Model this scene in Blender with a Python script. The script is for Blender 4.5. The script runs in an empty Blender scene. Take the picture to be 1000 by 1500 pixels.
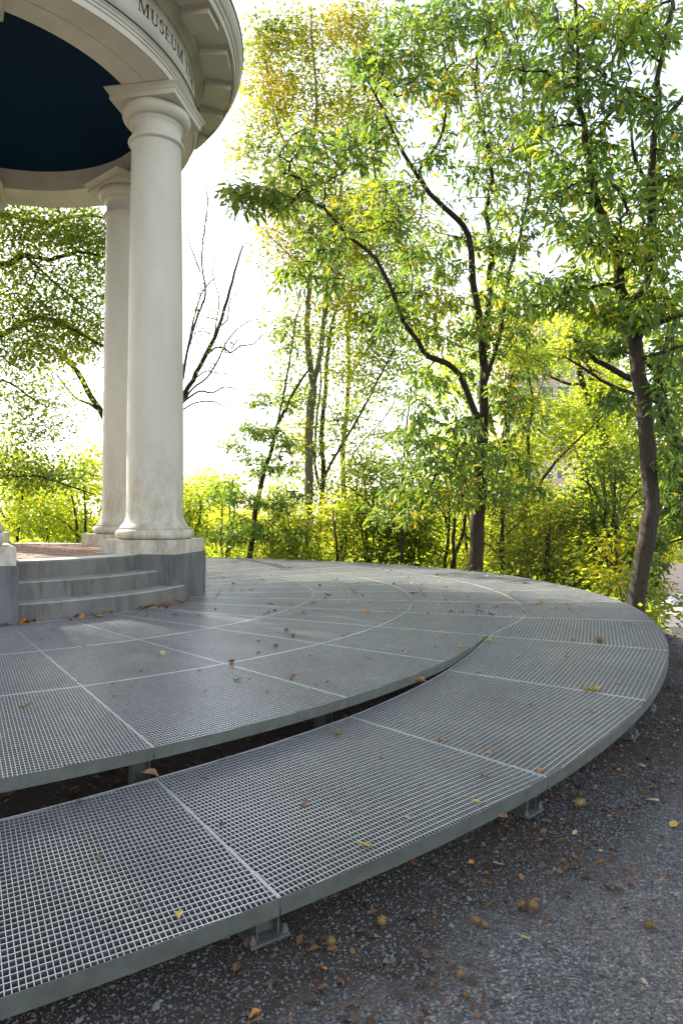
import bpy, math, random
import numpy as np
from mathutils import Matrix, Vector
rng = np.random.default_rng(7)
random.seed(7)
SC = bpy.context.scene
COL = SC.collection
# ------------------------------------------------------------------ camera, sky, sun
F, PX, PY, ROLL = 988.7, 499.8, 753.4, -0.2485
ZC = 1.28                                   # eye height above the gravel
cam = bpy.data.cameras.new('camera')
cam.sensor_fit = 'VERTICAL'; cam.sensor_height = 36.0; cam.lens = F / 1500 * 36.0
cam.shift_y = (PY - 750) / 1500; cam.clip_start = 0.05; cam.clip_end = 2000
co = bpy.data.objects.new('camera', cam); COL.objects.link(co)
co.location = (0, 0, ZC)
co.rotation_euler = (math.radians(90), math.radians(ROLL), 0)
SC.camera = co
SUN_DIR = Vector((-0.62, 0.60, 0.50)).normalized()      # towards the sun
sun_el = math.asin(SUN_DIR.z); sun_az = math.atan2(SUN_DIR.x, SUN_DIR.y)
w = bpy.data.worlds.new('World'); SC.world = w; w.use_nodes = True
nt = w.node_tree; nt.nodes.clear()
sky = nt.nodes.new('ShaderNodeTexSky'); sky.sky_type = 'NISHITA'; sky.sun_disc = False
sky.sun_elevation = sun_el; sky.sun_rotation = sun_az
sky.air_density = 1.0; sky.dust_density = 1.3; sky.ozone_density = 1.0; sky.altitude = 50
bg = nt.nodes.new('ShaderNodeBackground'); bg.inputs['Strength'].default_value = 0.15
out = nt.nodes.new('ShaderNodeOutputWorld')
hs = nt.nodes.new('ShaderNodeHueSaturation'); hs.inputs['Saturation'].default_value = .42   # thin bright cloud veil
nt.links.new(sky.outputs[0], hs.inputs['Color']); nt.links.new(hs.outputs[0], bg.inputs[0]); nt.links.new(bg.outputs[0], out.inputs[0])
sl = bpy.data.lights.new('sun', 'SUN'); sl.energy = 5.0; sl.angle = math.radians(0.6); sl.color = (1.0, 0.93, 0.80)
so = bpy.data.objects.new('sun', sl); COL.objects.link(so)
so.rotation_euler = SUN_DIR.to_track_quat('Z', 'Y').to_euler(); so.location = (-20, 30, 30)
SC.view_settings.view_transform = 'Standard'; SC.view_settings.look = 'None'
SC.view_settings.exposure = 1.55; SC.view_settings.gamma = 1.0
SC.view_settings.use_curve_mapping = False
SC.cycles.max_bounces = 8; SC.cycles.transmission_bounces = 6; SC.cycles.diffuse_bounces = 4

# ------------------------------------------------------------------ helpers
CX, CY = -4.551, 8.369                      # temple axis
def U(px, py, Y):
    """a point of the place seen at px,py of the photograph, Y metres away"""
    r = math.radians(ROLL); dx, dy = px - 500, py - 750
    x = 500 + math.cos(r) * dx + math.sin(r) * dy; y = 750 - math.sin(r) * dx + math.cos(r) * dy
    return np.array([(x - PX) / F * Y, Y, ZC + (PY - y) / F * Y])
def UG(px, py, H):
    """a point H metres below the eye"""
    r = math.radians(ROLL); dx, dy = px - 500, py - 750
    y = 750 - math.sin(r) * dx + math.cos(r) * dy
    return U(px, py, F * H / (y - PY))
def props(o, label=None, cat=None, group=None, kind=None):
    if label: o['label'] = label
    if cat: o['category'] = cat
    if group: o['group'] = group
    if kind: o['kind'] = kind
    return o
def empty(name, loc, label, cat, group=None):
    o = bpy.data.objects.new(name, None); COL.objects.link(o); o.location = loc
    o.empty_display_size = 0.2
    return props(o, label, cat, group)
def link(name, me, parent=None, loc=None):
    o = bpy.data.objects.new(name, me); COL.objects.link(o)
    if parent is not None:
        o.parent = parent
        o.location = Vector(loc if loc is not None else (0, 0, 0)) - parent_world(parent)
    elif loc is not None: o.location = loc
    return o
def parent_world(p):
    v = Vector((0, 0, 0))
    while p is not None: v += Vector(p.location); p = p.parent
    return v
class MB:
    """collects geometry (world coordinates) that becomes ONE mesh object"""
    def __init__(s): s.v = []; s.f = []; s.m = []; s.sm = []
    def add(s, v, f, mi=0, smooth=False):
        b = len(s.v); s.v.extend([tuple(map(float, q)) for q in v])
        for q in f: s.f.append(tuple(b + i for i in q)); s.m.append(mi); s.sm.append(smooth)
    def box(s, c, d, rz=0, mi=0, rx=0, ry=0):
        c = np.array(c, float); d = np.array(d, float) / 2
        M = np.array(Matrix.Rotation(rz, 3, 'Z') @ Matrix.Rotation(ry, 3, 'Y') @ Matrix.Rotation(rx, 3, 'X'))
        v = [c + M @ (d * np.array(q)) for q in ((-1,-1,-1),(1,-1,-1),(1,1,-1),(-1,1,-1),(-1,-1,1),(1,-1,1),(1,1,1),(-1,1,1))]
        s.add(v, ((3,2,1,0),(4,5,6,7),(0,1,5,4),(1,2,6,5),(2,3,7,6),(3,0,4,7)), mi)
    def lathe(s, prof, c, n=48, mi=0, a0=0, a1=2*math.pi, smooth=True, close=False):
        full = abs(a1 - a0) > 6.28; k = n if full else n + 1
        v = []
        for i in range(k):
            a = a0 + (a1 - a0) * i / n
            for r, z in prof: v.append((c[0] + r*math.cos(a), c[1] + r*math.sin(a), c[2] + z))
        m = len(prof); f = []
        for i in range(n):
            j = (i + 1) % k
            for q in range(m if close else m - 1):
                q2 = (q + 1) % m
                f.append((i*m+q, j*m+q, j*m+q2, i*m+q2))
        s.add(v, f, mi, smooth)
        if close and not full:
            s.add(v[:m], [tuple(range(m))], mi); s.add(v[-m:], [tuple(reversed(range(m)))], mi)
    def tube(s, pts, rad, n=8, mi=0, bump=0.0, cap=True):
        pts = np.array(pts, float); rad = np.array(rad, float); m = len(pts)
        d = np.gradient(pts, axis=0); d /= np.linalg.norm(d, axis=1)[:, None] + 1e-9
        a = np.cross(d, (0.31, 0.95, 0.05)); a /= np.linalg.norm(a, axis=1)[:, None] + 1e-9
        b = np.cross(d, a)
        t = np.arange(n) / n * 2 * math.pi
        rr = rad[:, None] * (1 + (bump * rng.standard_normal((m, n)) if bump else 0))
        v = pts[:, None] + (np.cos(t)[None, :, None] * a[:, None] + np.sin(t)[None, :, None] * b[:, None]) * rr[..., None] * np.ones((1, n, 1))
        f = [(i*n+j, i*n+(j+1) % n, (i+1)*n+(j+1) % n, (i+1)*n+j) for i in range(m-1) for j in range(n)]
        if cap: f += [tuple(reversed(range(n))), tuple((m-1)*n + j for j in range(n))]
        s.add(v.reshape(-1, 3), f, mi, True)
    def build(s, name, mats, parent=None, origin=None, bevel=0):
        me = bpy.data.meshes.new(name)
        v = np.array(s.v, float)
        if origin is None: origin = v.mean(axis=0) if parent is not None else np.array([v[:,0].mean(), v[:,1].mean(), v[:,2].min()])
        v = v - np.array(origin)
        me.from_pydata([tuple(q) for q in v], [], s.f)
        for q in (mats if isinstance(mats, (list, tuple)) else [mats]): me.materials.append(q)
        me.polygons.foreach_set('material_index', s.m)
        me.polygons.foreach_set('use_smooth', s.sm)
        me.update()
        o = link(name, me, parent, origin)
        if bevel:
            md = o.modifiers.new('bevel', 'BEVEL'); md.width = bevel; md.segments = 2; md.limit_method = 'ANGLE'; md.angle_limit = 0.6
        return o
def fast_mesh(name, V, Fq, mat, attr=None, smooth=False):
    """V (n,3), Fq (m,k) one face size; attr: per-face value 'tint'"""
    me = bpy.data.meshes.new(name); n, (m, k) = len(V), Fq.shape
    me.vertices.add(n); me.vertices.foreach_set('co', V.astype(np.float32).ravel())
    me.loops.add(m*k); me.loops.foreach_set('vertex_index', Fq.astype(np.int32).ravel())
    me.polygons.add(m); me.polygons.foreach_set('loop_start', (np.arange(m)*k).astype(np.int32))
    me.polygons.foreach_set('loop_total', np.full(m, k, np.int32))
    me.polygons.foreach_set('use_smooth', np.full(m, smooth))
    if attr is not None:
        a = me.attributes.new('tint', 'FLOAT', 'FACE'); a.data.foreach_set('value', attr.astype(np.float32))
    me.materials.append(mat); me.update(calc_edges=True)
    return me

# ------------------------------------------------------------------ materials
def mat(name, col=(.5,.5,.5), rough=.7, metal=0.0):
    m = bpy.data.materials.new(name); m.use_nodes = True
    p = m.node_tree.nodes['Principled BSDF']
    p.inputs['Base Color'].default_value = (*col, 1); p.inputs['Roughness'].default_value = rough
    p.inputs['Metallic'].default_value = metal
    return m, m.node_tree, p
def N(nt, t, **k):
    n = nt.nodes.new(t)
    for a, b in k.items():
        if a in n.inputs.keys() if isinstance(a, str) else False: n.inputs[a].default_value = b
        else: setattr(n, a, b)
    return n
def ramp(nt, fac, stops):
    r = nt.nodes.new('ShaderNodeValToRGB'); e = r.color_ramp.elements
    e[0].position, e[0].color = stops[0][0], (*stops[0][1], 1)
    e[1].position, e[1].color = stops[-1][0], (*stops[-1][1], 1)
    for p, c in stops[1:-1]:
        q = e.new(p); q.color = (*c, 1)
    nt.links.new(fac, r.inputs[0]); return r.outputs[0]
def noise(nt, scale, detail=6, rough=.6, vec=None, dist=0):
    n = nt.nodes.new('ShaderNodeTexNoise'); n.inputs['Scale'].default_value = scale
    n.inputs['Detail'].default_value = detail; n.inputs['Roughness'].default_value = rough
    n.inputs['Distortion'].default_value = dist
    if vec: nt.links.new(vec, n.inputs['Vector'])
    return n.outputs['Fac']
def pos(nt, scale=(1,1,1)):
    g = nt.nodes.new('ShaderNodeNewGeometry'); m = nt.nodes.new('ShaderNodeMapping')
    m.inputs['Scale'].default_value = scale; nt.links.new(g.outputs['Position'], m.inputs['Vector'])
    return m.outputs[0]
def mixc(nt, fac, a, b, mode='MIX'):
    m = nt.nodes.new('ShaderNodeMix'); m.data_type = 'RGBA'; m.blend_type = mode
    for s, q in (('Factor', fac), ('A', a), ('B', b)):
        i = [x for x in m.inputs if x.name == s and x.enabled][0] if s != 'Factor' else m.inputs[0]
        if hasattr(q, 'is_linked'): nt.links.new(q, i)
        elif isinstance(q, (int, float)): i.default_value = q
        else: i.default_value = (*q, 1)
    return [x for x in m.outputs if x.enabled][0]
def bump(nt, p, h, strength=.3, dist=.01):
    b = nt.nodes.new('ShaderNodeBump'); b.inputs['Strength'].default_value = strength
    b.inputs['Distance'].default_value = dist
    nt.links.new(h, b.inputs['Height']); nt.links.new(b.outputs[0], p.inputs['Normal'])

def leaf_mat(name, stops, trans_gain=2.2, tmix=.5, rough=.42):
    m, nt, p = mat(name, rough=rough)
    at = nt.nodes.new('ShaderNodeAttribute'); at.attribute_name = 'tint'
    c = ramp(nt, at.outputs['Fac'], stops)
    nt.links.new(c, p.inputs['Base Color'])
    t = nt.nodes.new('ShaderNodeBsdfTranslucent')
    g = nt.nodes.new('ShaderNodeVectorMath'); g.operation = 'MULTIPLY'
    nt.links.new(c, g.inputs[0]); g.inputs[1].default_value = (trans_gain*1.15, trans_gain*1.1, trans_gain*.45)
    nt.links.new(g.outputs[0], t.inputs[0])
    mx = nt.nodes.new('ShaderNodeMixShader'); mx.inputs[0].default_value = tmix
    nt.links.new(p.outputs[0], mx.inputs[1]); nt.links.new(t.outputs[0], mx.inputs[2])
    nt.links.new(mx.outputs[0], nt.nodes['Material Output'].inputs[0])
    return m
M = {}
M['leaf_chestnut'] = leaf_mat('chestnut_leaf', [(0,(.05,.095,.032)),(.45,(.09,.15,.036)),(.8,(.15,.20,.032)),(.93,(.25,.22,.03)),(1,(.42,.21,.03))], 2.3, .45, .33)
M['leaf_dark'] = leaf_mat('dark_chestnut_leaf', [(0,(.045,.085,.026)),(.5,(.085,.145,.034)),(.85,(.15,.205,.034)),(.96,(.26,.24,.03)),(1,(.40,.22,.03))], 2.7, .5, .33)
M['leaf_gold'] = leaf_mat('golden_small_leaf', [(0,(.09,.125,.025)),(.45,(.16,.19,.03)),(.8,(.25,.23,.035)),(1,(.38,.22,.03))], 2.1, .5)
M['leaf_fine'] = leaf_mat('fine_green_leaf', [(0,(.06,.10,.02)),(.5,(.115,.165,.026)),(.85,(.20,.235,.032)),(1,(.30,.25,.03))], 2.1, .47)
M['leaf_bright'] = leaf_mat('yellow_green_leaf', [(0,(.09,.135,.022)),(.45,(.19,.245,.034)),(.82,(.29,.32,.04)),(1,(.42,.27,.035))], 2.7, .6)
M['leaf_mid'] = leaf_mat('mid_yellow_green_leaf', [(0,(.08,.12,.022)),(.5,(.15,.20,.03)),(.85,(.25,.26,.035)),(1,(.38,.24,.035))], 2.3, .52)
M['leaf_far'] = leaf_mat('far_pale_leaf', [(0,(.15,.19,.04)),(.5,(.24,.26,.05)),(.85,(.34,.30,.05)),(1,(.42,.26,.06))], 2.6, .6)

def bark_mat(name, a, b, sc=18):
    m, nt, p = mat(name, rough=.9)
    v = pos(nt, (1, 1, .16)); n = noise(nt, sc, 8, .7, v); n2 = noise(nt, 3, 3, .5, pos(nt))
    c = ramp(nt, n, [(.3, a), (.7, b)])
    c = mixc(nt, ramp(nt, n2, [(.5,(0,0,0)),(.75,(.5,.5,.5))]), c, (b[0]*.8, b[1]*1.1, b[2]*.6))
    nt.links.new(c, p.inputs['Base Color']); bump(nt, p, n, .9, .03)
    return m
M['bark_dark'] = bark_mat('dark_furrowed_bark', (.012,.008,.005), (.068,.046,.028), 34)
M['bark_grey'] = bark_mat('grey_green_smooth_bark', (.10,.09,.06), (.24,.21,.15), 9)

m, nt, p = mat('galvanised_steel', rough=.42, metal=.55)
n = noise(nt, 26, 4, .6, pos(nt)); n2 = noise(nt, 1.3, 5, .6, pos(nt))
c = ramp(nt, n, [(.3,(.19,.194,.20)),(.7,(.30,.306,.315))])
c = mixc(nt, ramp(nt, n2, [(.45,(0,0,0)),(.7,(.35,.35,.35))]), c, (.16,.155,.14))
nt.links.new(c, p.inputs['Base Color']); nt.links.new(ramp(nt, n2, [(.3,(.28,)*3),(.7,(.48,)*3)]), p.inputs['Roughness'])
M['steel'] = m; p.inputs['Metallic'].default_value = .4  # darker zinc: shade between the bars is painted into their sides
m, nt, p = mat('skylit_bright_zinc', rough=.34, metal=.45)      # lighter zinc copy: sky light painted onto bar tops and frames
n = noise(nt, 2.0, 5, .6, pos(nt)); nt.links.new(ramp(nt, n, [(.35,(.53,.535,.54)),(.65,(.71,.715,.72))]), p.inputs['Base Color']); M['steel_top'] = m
m, nt, p = mat('weathered_galvanised_band', rough=.6, metal=.25)
n = noise(nt, 14, 6, .65, pos(nt)); n2 = noise(nt, 2.2, 5, .6, pos(nt, (1,1,6)))
c = ramp(nt, n, [(.3,(.085,.092,.082)),(.7,(.14,.15,.135))])
c = mixc(nt, ramp(nt, n2, [(.5,(0,0,0)),(.72,(.7,.7,.7))]), c, (.075,.082,.066))
nt.links.new(c, p.inputs['Base Color']); M['band'] = m

m, nt, p = mat('cream_paint', rough=.55)
n = noise(nt, 1.6, 7, .65, pos(nt, (1,1,.35))); n2 = noise(nt, 30, 6, .7, pos(nt, (1,1,.5))); n3 = noise(nt, 7, 9, .75, pos(nt, (1,1,.45)), 0)
c = ramp(nt, n, [(.3,(.50,.465,.37)),(.7,(.63,.595,.485))])
c = mixc(nt, ramp(nt, n2, [(.66,(0,0,0)),(.74,(.55,.55,.55))]), c, (.36,.33,.27))
geo = nt.nodes.new('ShaderNodeNewGeometry'); sp = nt.nodes.new('ShaderNodeSeparateXYZ'); nt.links.new(geo.outputs['Position'], sp.inputs[0])
mr = nt.nodes.new('ShaderNodeMapRange'); mr.inputs[1].default_value = ZC + 1.1; mr.inputs[2].default_value = ZC - .5
nt.links.new(sp.outputs['Z'], mr.inputs[0])
mm = nt.nodes.new('ShaderNodeMath'); mm.operation = 'MULTIPLY'
nt.links.new(mr.outputs[0], mm.inputs[0]); nt.links.new(ramp(nt, n3, [(.42,(0,0,0)),(.62,(1,1,1))]), mm.inputs[1])
c = mixc(nt, mm.outputs[0], c, (.33,.27,.19))
nt.links.new(c, p.inputs['Base Color']); bump(nt, p, n2, .12, .004)
M['cream'] = m
m, nt, p = mat('cream_boards', rough=.6)
n = noise(nt, 3, 7, .65, pos(nt)); n2 = noise(nt, 22, 6, .75, pos(nt), 2)
c = ramp(nt, n, [(.3,(.56,.53,.43)),(.7,(.70,.67,.56))])
c = mixc(nt, ramp(nt, n2, [(.68,(0,0,0)),(.73,(.8,.8,.8))]), c, (.25,.22,.17))
nt.links.new(c, p.inputs['Base Color']); bump(nt, p, n2, .15, .004); M['boards'] = m
M['navy'] = mat('navy_ceiling_paint', (.002,.020,.048), .8)[0]
M['navy'].node_tree.nodes['Principled BSDF'].inputs['Specular IOR Level'].default_value = .15
M['lead'] = mat('dark_lead_flashing', (.03,.033,.035), .6)[0]
M['letter'] = mat('black_lettering', (.012,.012,.012), .5)[0]
M['slate'] = mat('roof_slate', (.06,.065,.07), .7)[0]

def stone(name, a, b, stain):
    m, nt, p = mat(name, rough=.75)
    n = noise(nt, 2.6, 8, .65, pos(nt, (1,1,.5)), .6); n2 = noise(nt, 9, 7, .7, pos(nt, (1,1,.12))); n3 = noise(nt, 90, 3, .6, pos(nt))
    c = ramp(nt, n, [(.3, a), (.7, b)])
    c = mixc(nt, ramp(nt, n2, [(.52,(0,0,0)),(.7,(.75,.75,.75))]), c, stain)
    c = mixc(nt, .35, c, ramp(nt, n3, [(.3,(.5,.5,.5)),(.7,(1,1,1))]), 'MULTIPLY')
    nt.links.new(c, p.inputs['Base Color']); bump(nt, p, n, .25, .01)
    return m
M['stone'] = stone('bluestone', (.115,.108,.096), (.225,.212,.19), (.06,.053,.042))
M['stone_blue'] = stone('blue_grey_base_stone', (.085,.085,.086), (.195,.196,.20), (.055,.053,.05))
M['stone_lit'] = stone('skylit_bluestone_tread', (.27,.265,.26), (.42,.415,.405), (.17,.16,.145))  # paler bluestone copy: light falling on the treads is painted in
M['stone_pale'] = stone('sunlit_step_edge_stone', (.62,.60,.55), (.78,.75,.69), (.50,.47,.41))  # sunlight on the floor's edge strip is put into this pale colour
m, nt, p = mat('mossy_pink_brick', rough=.9)
oi = nt.nodes.new('ShaderNodeObjectInfo'); n = noise(nt, 12, 6, .7, pos(nt))
c = ramp(nt, n, [(.3,(.26,.15,.11)),(.55,(.38,.24,.18)),(.75,(.22,.20,.12))])
nt.links.new(c, p.inputs['Base Color']); bump(nt, p, n, .5, .01); M['brick'] = m

# ground: gravel path, brown soil near the deck, leaf mould on the slope
m, nt, p = mat('gravel_and_soil', rough=.92)
v = pos(nt)
vo = nt.nodes.new('ShaderNodeTexVoronoi'); vo.inputs['Scale'].default_value = 115; nt.links.new(v, vo.inputs['Vector'])
vs = nt.nodes.new('ShaderNodeSeparateColor'); nt.links.new(vo.outputs['Color'], vs.inputs[0])
n1 = vs.outputs[0]; n2 = noise(nt, 1.5, 7, .65, v); n3 = noise(nt, 22, 6, .7, v)
grav = mixc(nt, ramp(nt, n2, [(.45,(0,0,0)),(.7,(.6,.6,.6))]), mixc(nt, ramp(nt, vo.outputs['Distance'], [(.35,(0,0,0)),(.75,(.85,.85,.85))]), ramp(nt, n1, [(.05,(.09,.089,.088)),(.5,(.19,.188,.186)),(.85,(.29,.286,.28)),(1,(.46,.44,.41))]), (.05,.045,.04)), (.17,.135,.095))
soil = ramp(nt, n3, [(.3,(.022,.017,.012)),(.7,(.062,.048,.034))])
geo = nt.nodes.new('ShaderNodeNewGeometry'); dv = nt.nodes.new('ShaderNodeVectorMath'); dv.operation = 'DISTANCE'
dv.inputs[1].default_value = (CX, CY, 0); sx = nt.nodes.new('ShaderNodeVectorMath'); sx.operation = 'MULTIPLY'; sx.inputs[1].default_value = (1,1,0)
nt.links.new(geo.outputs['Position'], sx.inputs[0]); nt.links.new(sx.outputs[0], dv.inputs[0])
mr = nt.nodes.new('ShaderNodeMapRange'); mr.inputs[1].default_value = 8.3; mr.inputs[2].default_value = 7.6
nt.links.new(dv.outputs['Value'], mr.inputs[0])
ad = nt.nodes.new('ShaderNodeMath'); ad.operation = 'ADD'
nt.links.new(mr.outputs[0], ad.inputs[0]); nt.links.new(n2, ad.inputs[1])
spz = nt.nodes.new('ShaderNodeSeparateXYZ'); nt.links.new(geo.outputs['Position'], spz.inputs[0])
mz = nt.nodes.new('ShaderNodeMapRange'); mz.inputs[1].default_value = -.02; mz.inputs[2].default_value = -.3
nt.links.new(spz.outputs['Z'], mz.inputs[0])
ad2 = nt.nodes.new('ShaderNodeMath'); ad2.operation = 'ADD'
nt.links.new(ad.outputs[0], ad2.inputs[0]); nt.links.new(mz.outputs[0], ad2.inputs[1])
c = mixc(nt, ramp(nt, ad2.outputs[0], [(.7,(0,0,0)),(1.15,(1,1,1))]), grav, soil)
nt.links.new(c, p.inputs['Base Color'])
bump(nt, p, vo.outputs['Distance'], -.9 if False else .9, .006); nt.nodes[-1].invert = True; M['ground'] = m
def stone_chip(name, stops):
    m, nt, p = mat(name, rough=.8); at = nt.nodes.new('ShaderNodeAttribute'); at.attribute_name = 'tint'
    nt.links.new(ramp(nt, at.outputs['Fac'], stops), p.inputs['Base Color']); return m
M['chips'] = stone_chip('gravel_chips', [(0,(.05,.05,.054)),(.45,(.125,.127,.134)),(.8,(.18,.182,.188)),(.95,(.24,.235,.22)),(1,(.38,.36,.32))])
M['litter'] = stone_chip('dry_leaf_litter', [(0,(.04,.022,.013)),(.5,(.12,.060,.028)),(.85,(.24,.11,.038)),(1,(.44,.24,.05))])
def dry(name, a, b):
    m, nt, p = mat(name, rough=.6); n = noise(nt, 35, 5, .7, pos(nt))
    nt.links.new(ramp(nt, n, [(.3,a),(.7,b)]), p.inputs['Base Color'])
    return m
M['dry_brown'] = dry('brown_dry_leaf', (.10,.045,.02), (.24,.12,.05))
M['dry_orange'] = dry('orange_leaf', (.34,.12,.02), (.50,.22,.04))
M['dry_yellow'] = dry('yellow_leaf', (.34,.24,.04), (.50,.38,.08))
M['dry_pale'] = dry('pale_tan_leaf', (.30,.21,.12), (.46,.35,.22))
M['dry_green'] = dry('green_fallen_leaf', (.16,.24,.04), (.32,.38,.08))
M['burr_brown'] = dry('brown_burr', (.10,.06,.025), (.26,.17,.06))
M['burr_yellow'] = dry('yellow_burr', (.16,.11,.03), (.36,.27,.07))
M['burr_green'] = dry('green_burr', (.20,.26,.04), (.40,.42,.09))
M['twig'] = dry('fallen_twig_bark', (.05,.035,.025), (.14,.10,.07))
M['asphalt'] = dry('asphalt', (.10,.10,.105), (.17,.165,.165))
M['paving'] = dry('pale_pink_paving', (.34,.27,.24), (.46,.38,.34))
M['bld'] = dry('pinkish_brick_wall', (.60,.46,.40), (.68,.54,.48))
M['bldw'] = mat('white_window_frame', (.75,.77,.80), .5)[0]
M['glass'] = mat('window_glass', (.10,.13,.16), .12)[0]
M['concrete'] = dry('concrete_band', (.50,.48,.46), (.62,.60,.57))
M['carpaint'] = mat('silver_car_paint', (.50,.53,.58), .28, .5)[0]
M['carglass'] = mat('car_glass', (.03,.04,.05), .08)[0]
M['rubber'] = mat('tyre_rubber', (.02,.02,.02), .85)[0]
M['lamp'] = mat('clear_lamp_lens', (.7,.72,.75), .15)[0]
M['redlamp'] = mat('red_lamp_lens', (.4,.02,.02), .2)[0]

# ------------------------------------------------------------------ ground
def ground_z(x, y):
    x = np.asarray(x, float); y = np.asarray(y, float)
    dx, dy = x - CX, y - CY; r = np.hypot(dx, dy); th = np.degrees(np.arctan2(dy, dx))
    # the hilltop is wider on the camera's side (gravel path)
    edge = np.where(th > 180, th - 360, th)
    R0 = np.interp(edge, [-180,-120,-60,-35,-22,-12,0,90,150,180], [14,30,30,13,9.0,8.15,7.95,8.5,9,14])
    d = np.maximum(r - R0, 0)
    z = -np.minimum(d*d*.10 + d*.20, d*.40)
    z = np.maximum(z, -9.9 - .0*d)
    z = z + .012*np.sin(x*2.1+.5)*np.cos(y*1.7) + .01*np.sin(x*4.3+y*3.1)
    return z
gx = np.unique(np.concatenate([np.linspace(-900,-60,12), np.linspace(-60,-12,40), np.linspace(-12,8,160), np.linspace(8,70,50), np.linspace(70,900,12)]))
gy = np.unique(np.concatenate([np.linspace(-300,-3,10), np.linspace(-3,18,170), np.linspace(18,80,60), np.linspace(80,1200,14)]))
GX, GY = np.meshgrid(gx, gy); GZ = ground_z(GX, GY)
near = (GY < 8) & (GY > 0) & (abs(GX) < 6)
V = np.stack([GX.ravel(), GY.ravel(), GZ.ravel()], 1); nxg = len(gx)
ii, jj = np.meshgrid(np.arange(len(gy)-1), np.arange(nxg-1), indexing='ij'); a0 = (ii*nxg + jj).ravel()
Fq = np.stack([a0, a0+1, a0+nxg+1, a0+nxg], 1)
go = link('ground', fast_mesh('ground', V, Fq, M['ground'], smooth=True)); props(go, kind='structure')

# ------------------------------------------------------------------ steel deck
tabT = [-70,-61,-55,-45,-35.6,-25.6,-17,-10,0,10,25,40,60,76,120,200]
tabH = [1.19,1.145,1.122,1.097,1.055,1.0,.985,.965,.975,.985,.985,1.01,1.03,1.035,1.03,1.0]
RO = 7.75
def Rj(t):
    t = np.asarray(t, float)
    s = np.clip((t + 27)/15, 0, 1); s = s*s*(3-2*s)
    return np.where(t <= -27, 6.4 + .0088*(-27 - t), 6.4 + .2*s)
def zdeck(ring, r, t):
    H = np.interp(t, tabT, tabH)
    if ring == 'in': return ZC - 1.0 + 0*r
    if ring == 'ramp':
        return ZC - H
    s = np.clip((r - Rj(t))/(RO - Rj(t)), 0, 1)
    return ZC - (1.0*(1-s) + H*s)
platform = empty('steel_platform', (CX, CY, ZC-1.05), 'round grey galvanised grating deck encircling the white temple, raised low above the gravel', 'platform')
ramp_t = empty('steel_ramp', (CX+4.4, CY-6.0, ZC-1.2), 'curved lower grating ramp in the foreground sweeping out from under the deck edge', 'ramp')
GAP = .004
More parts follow.
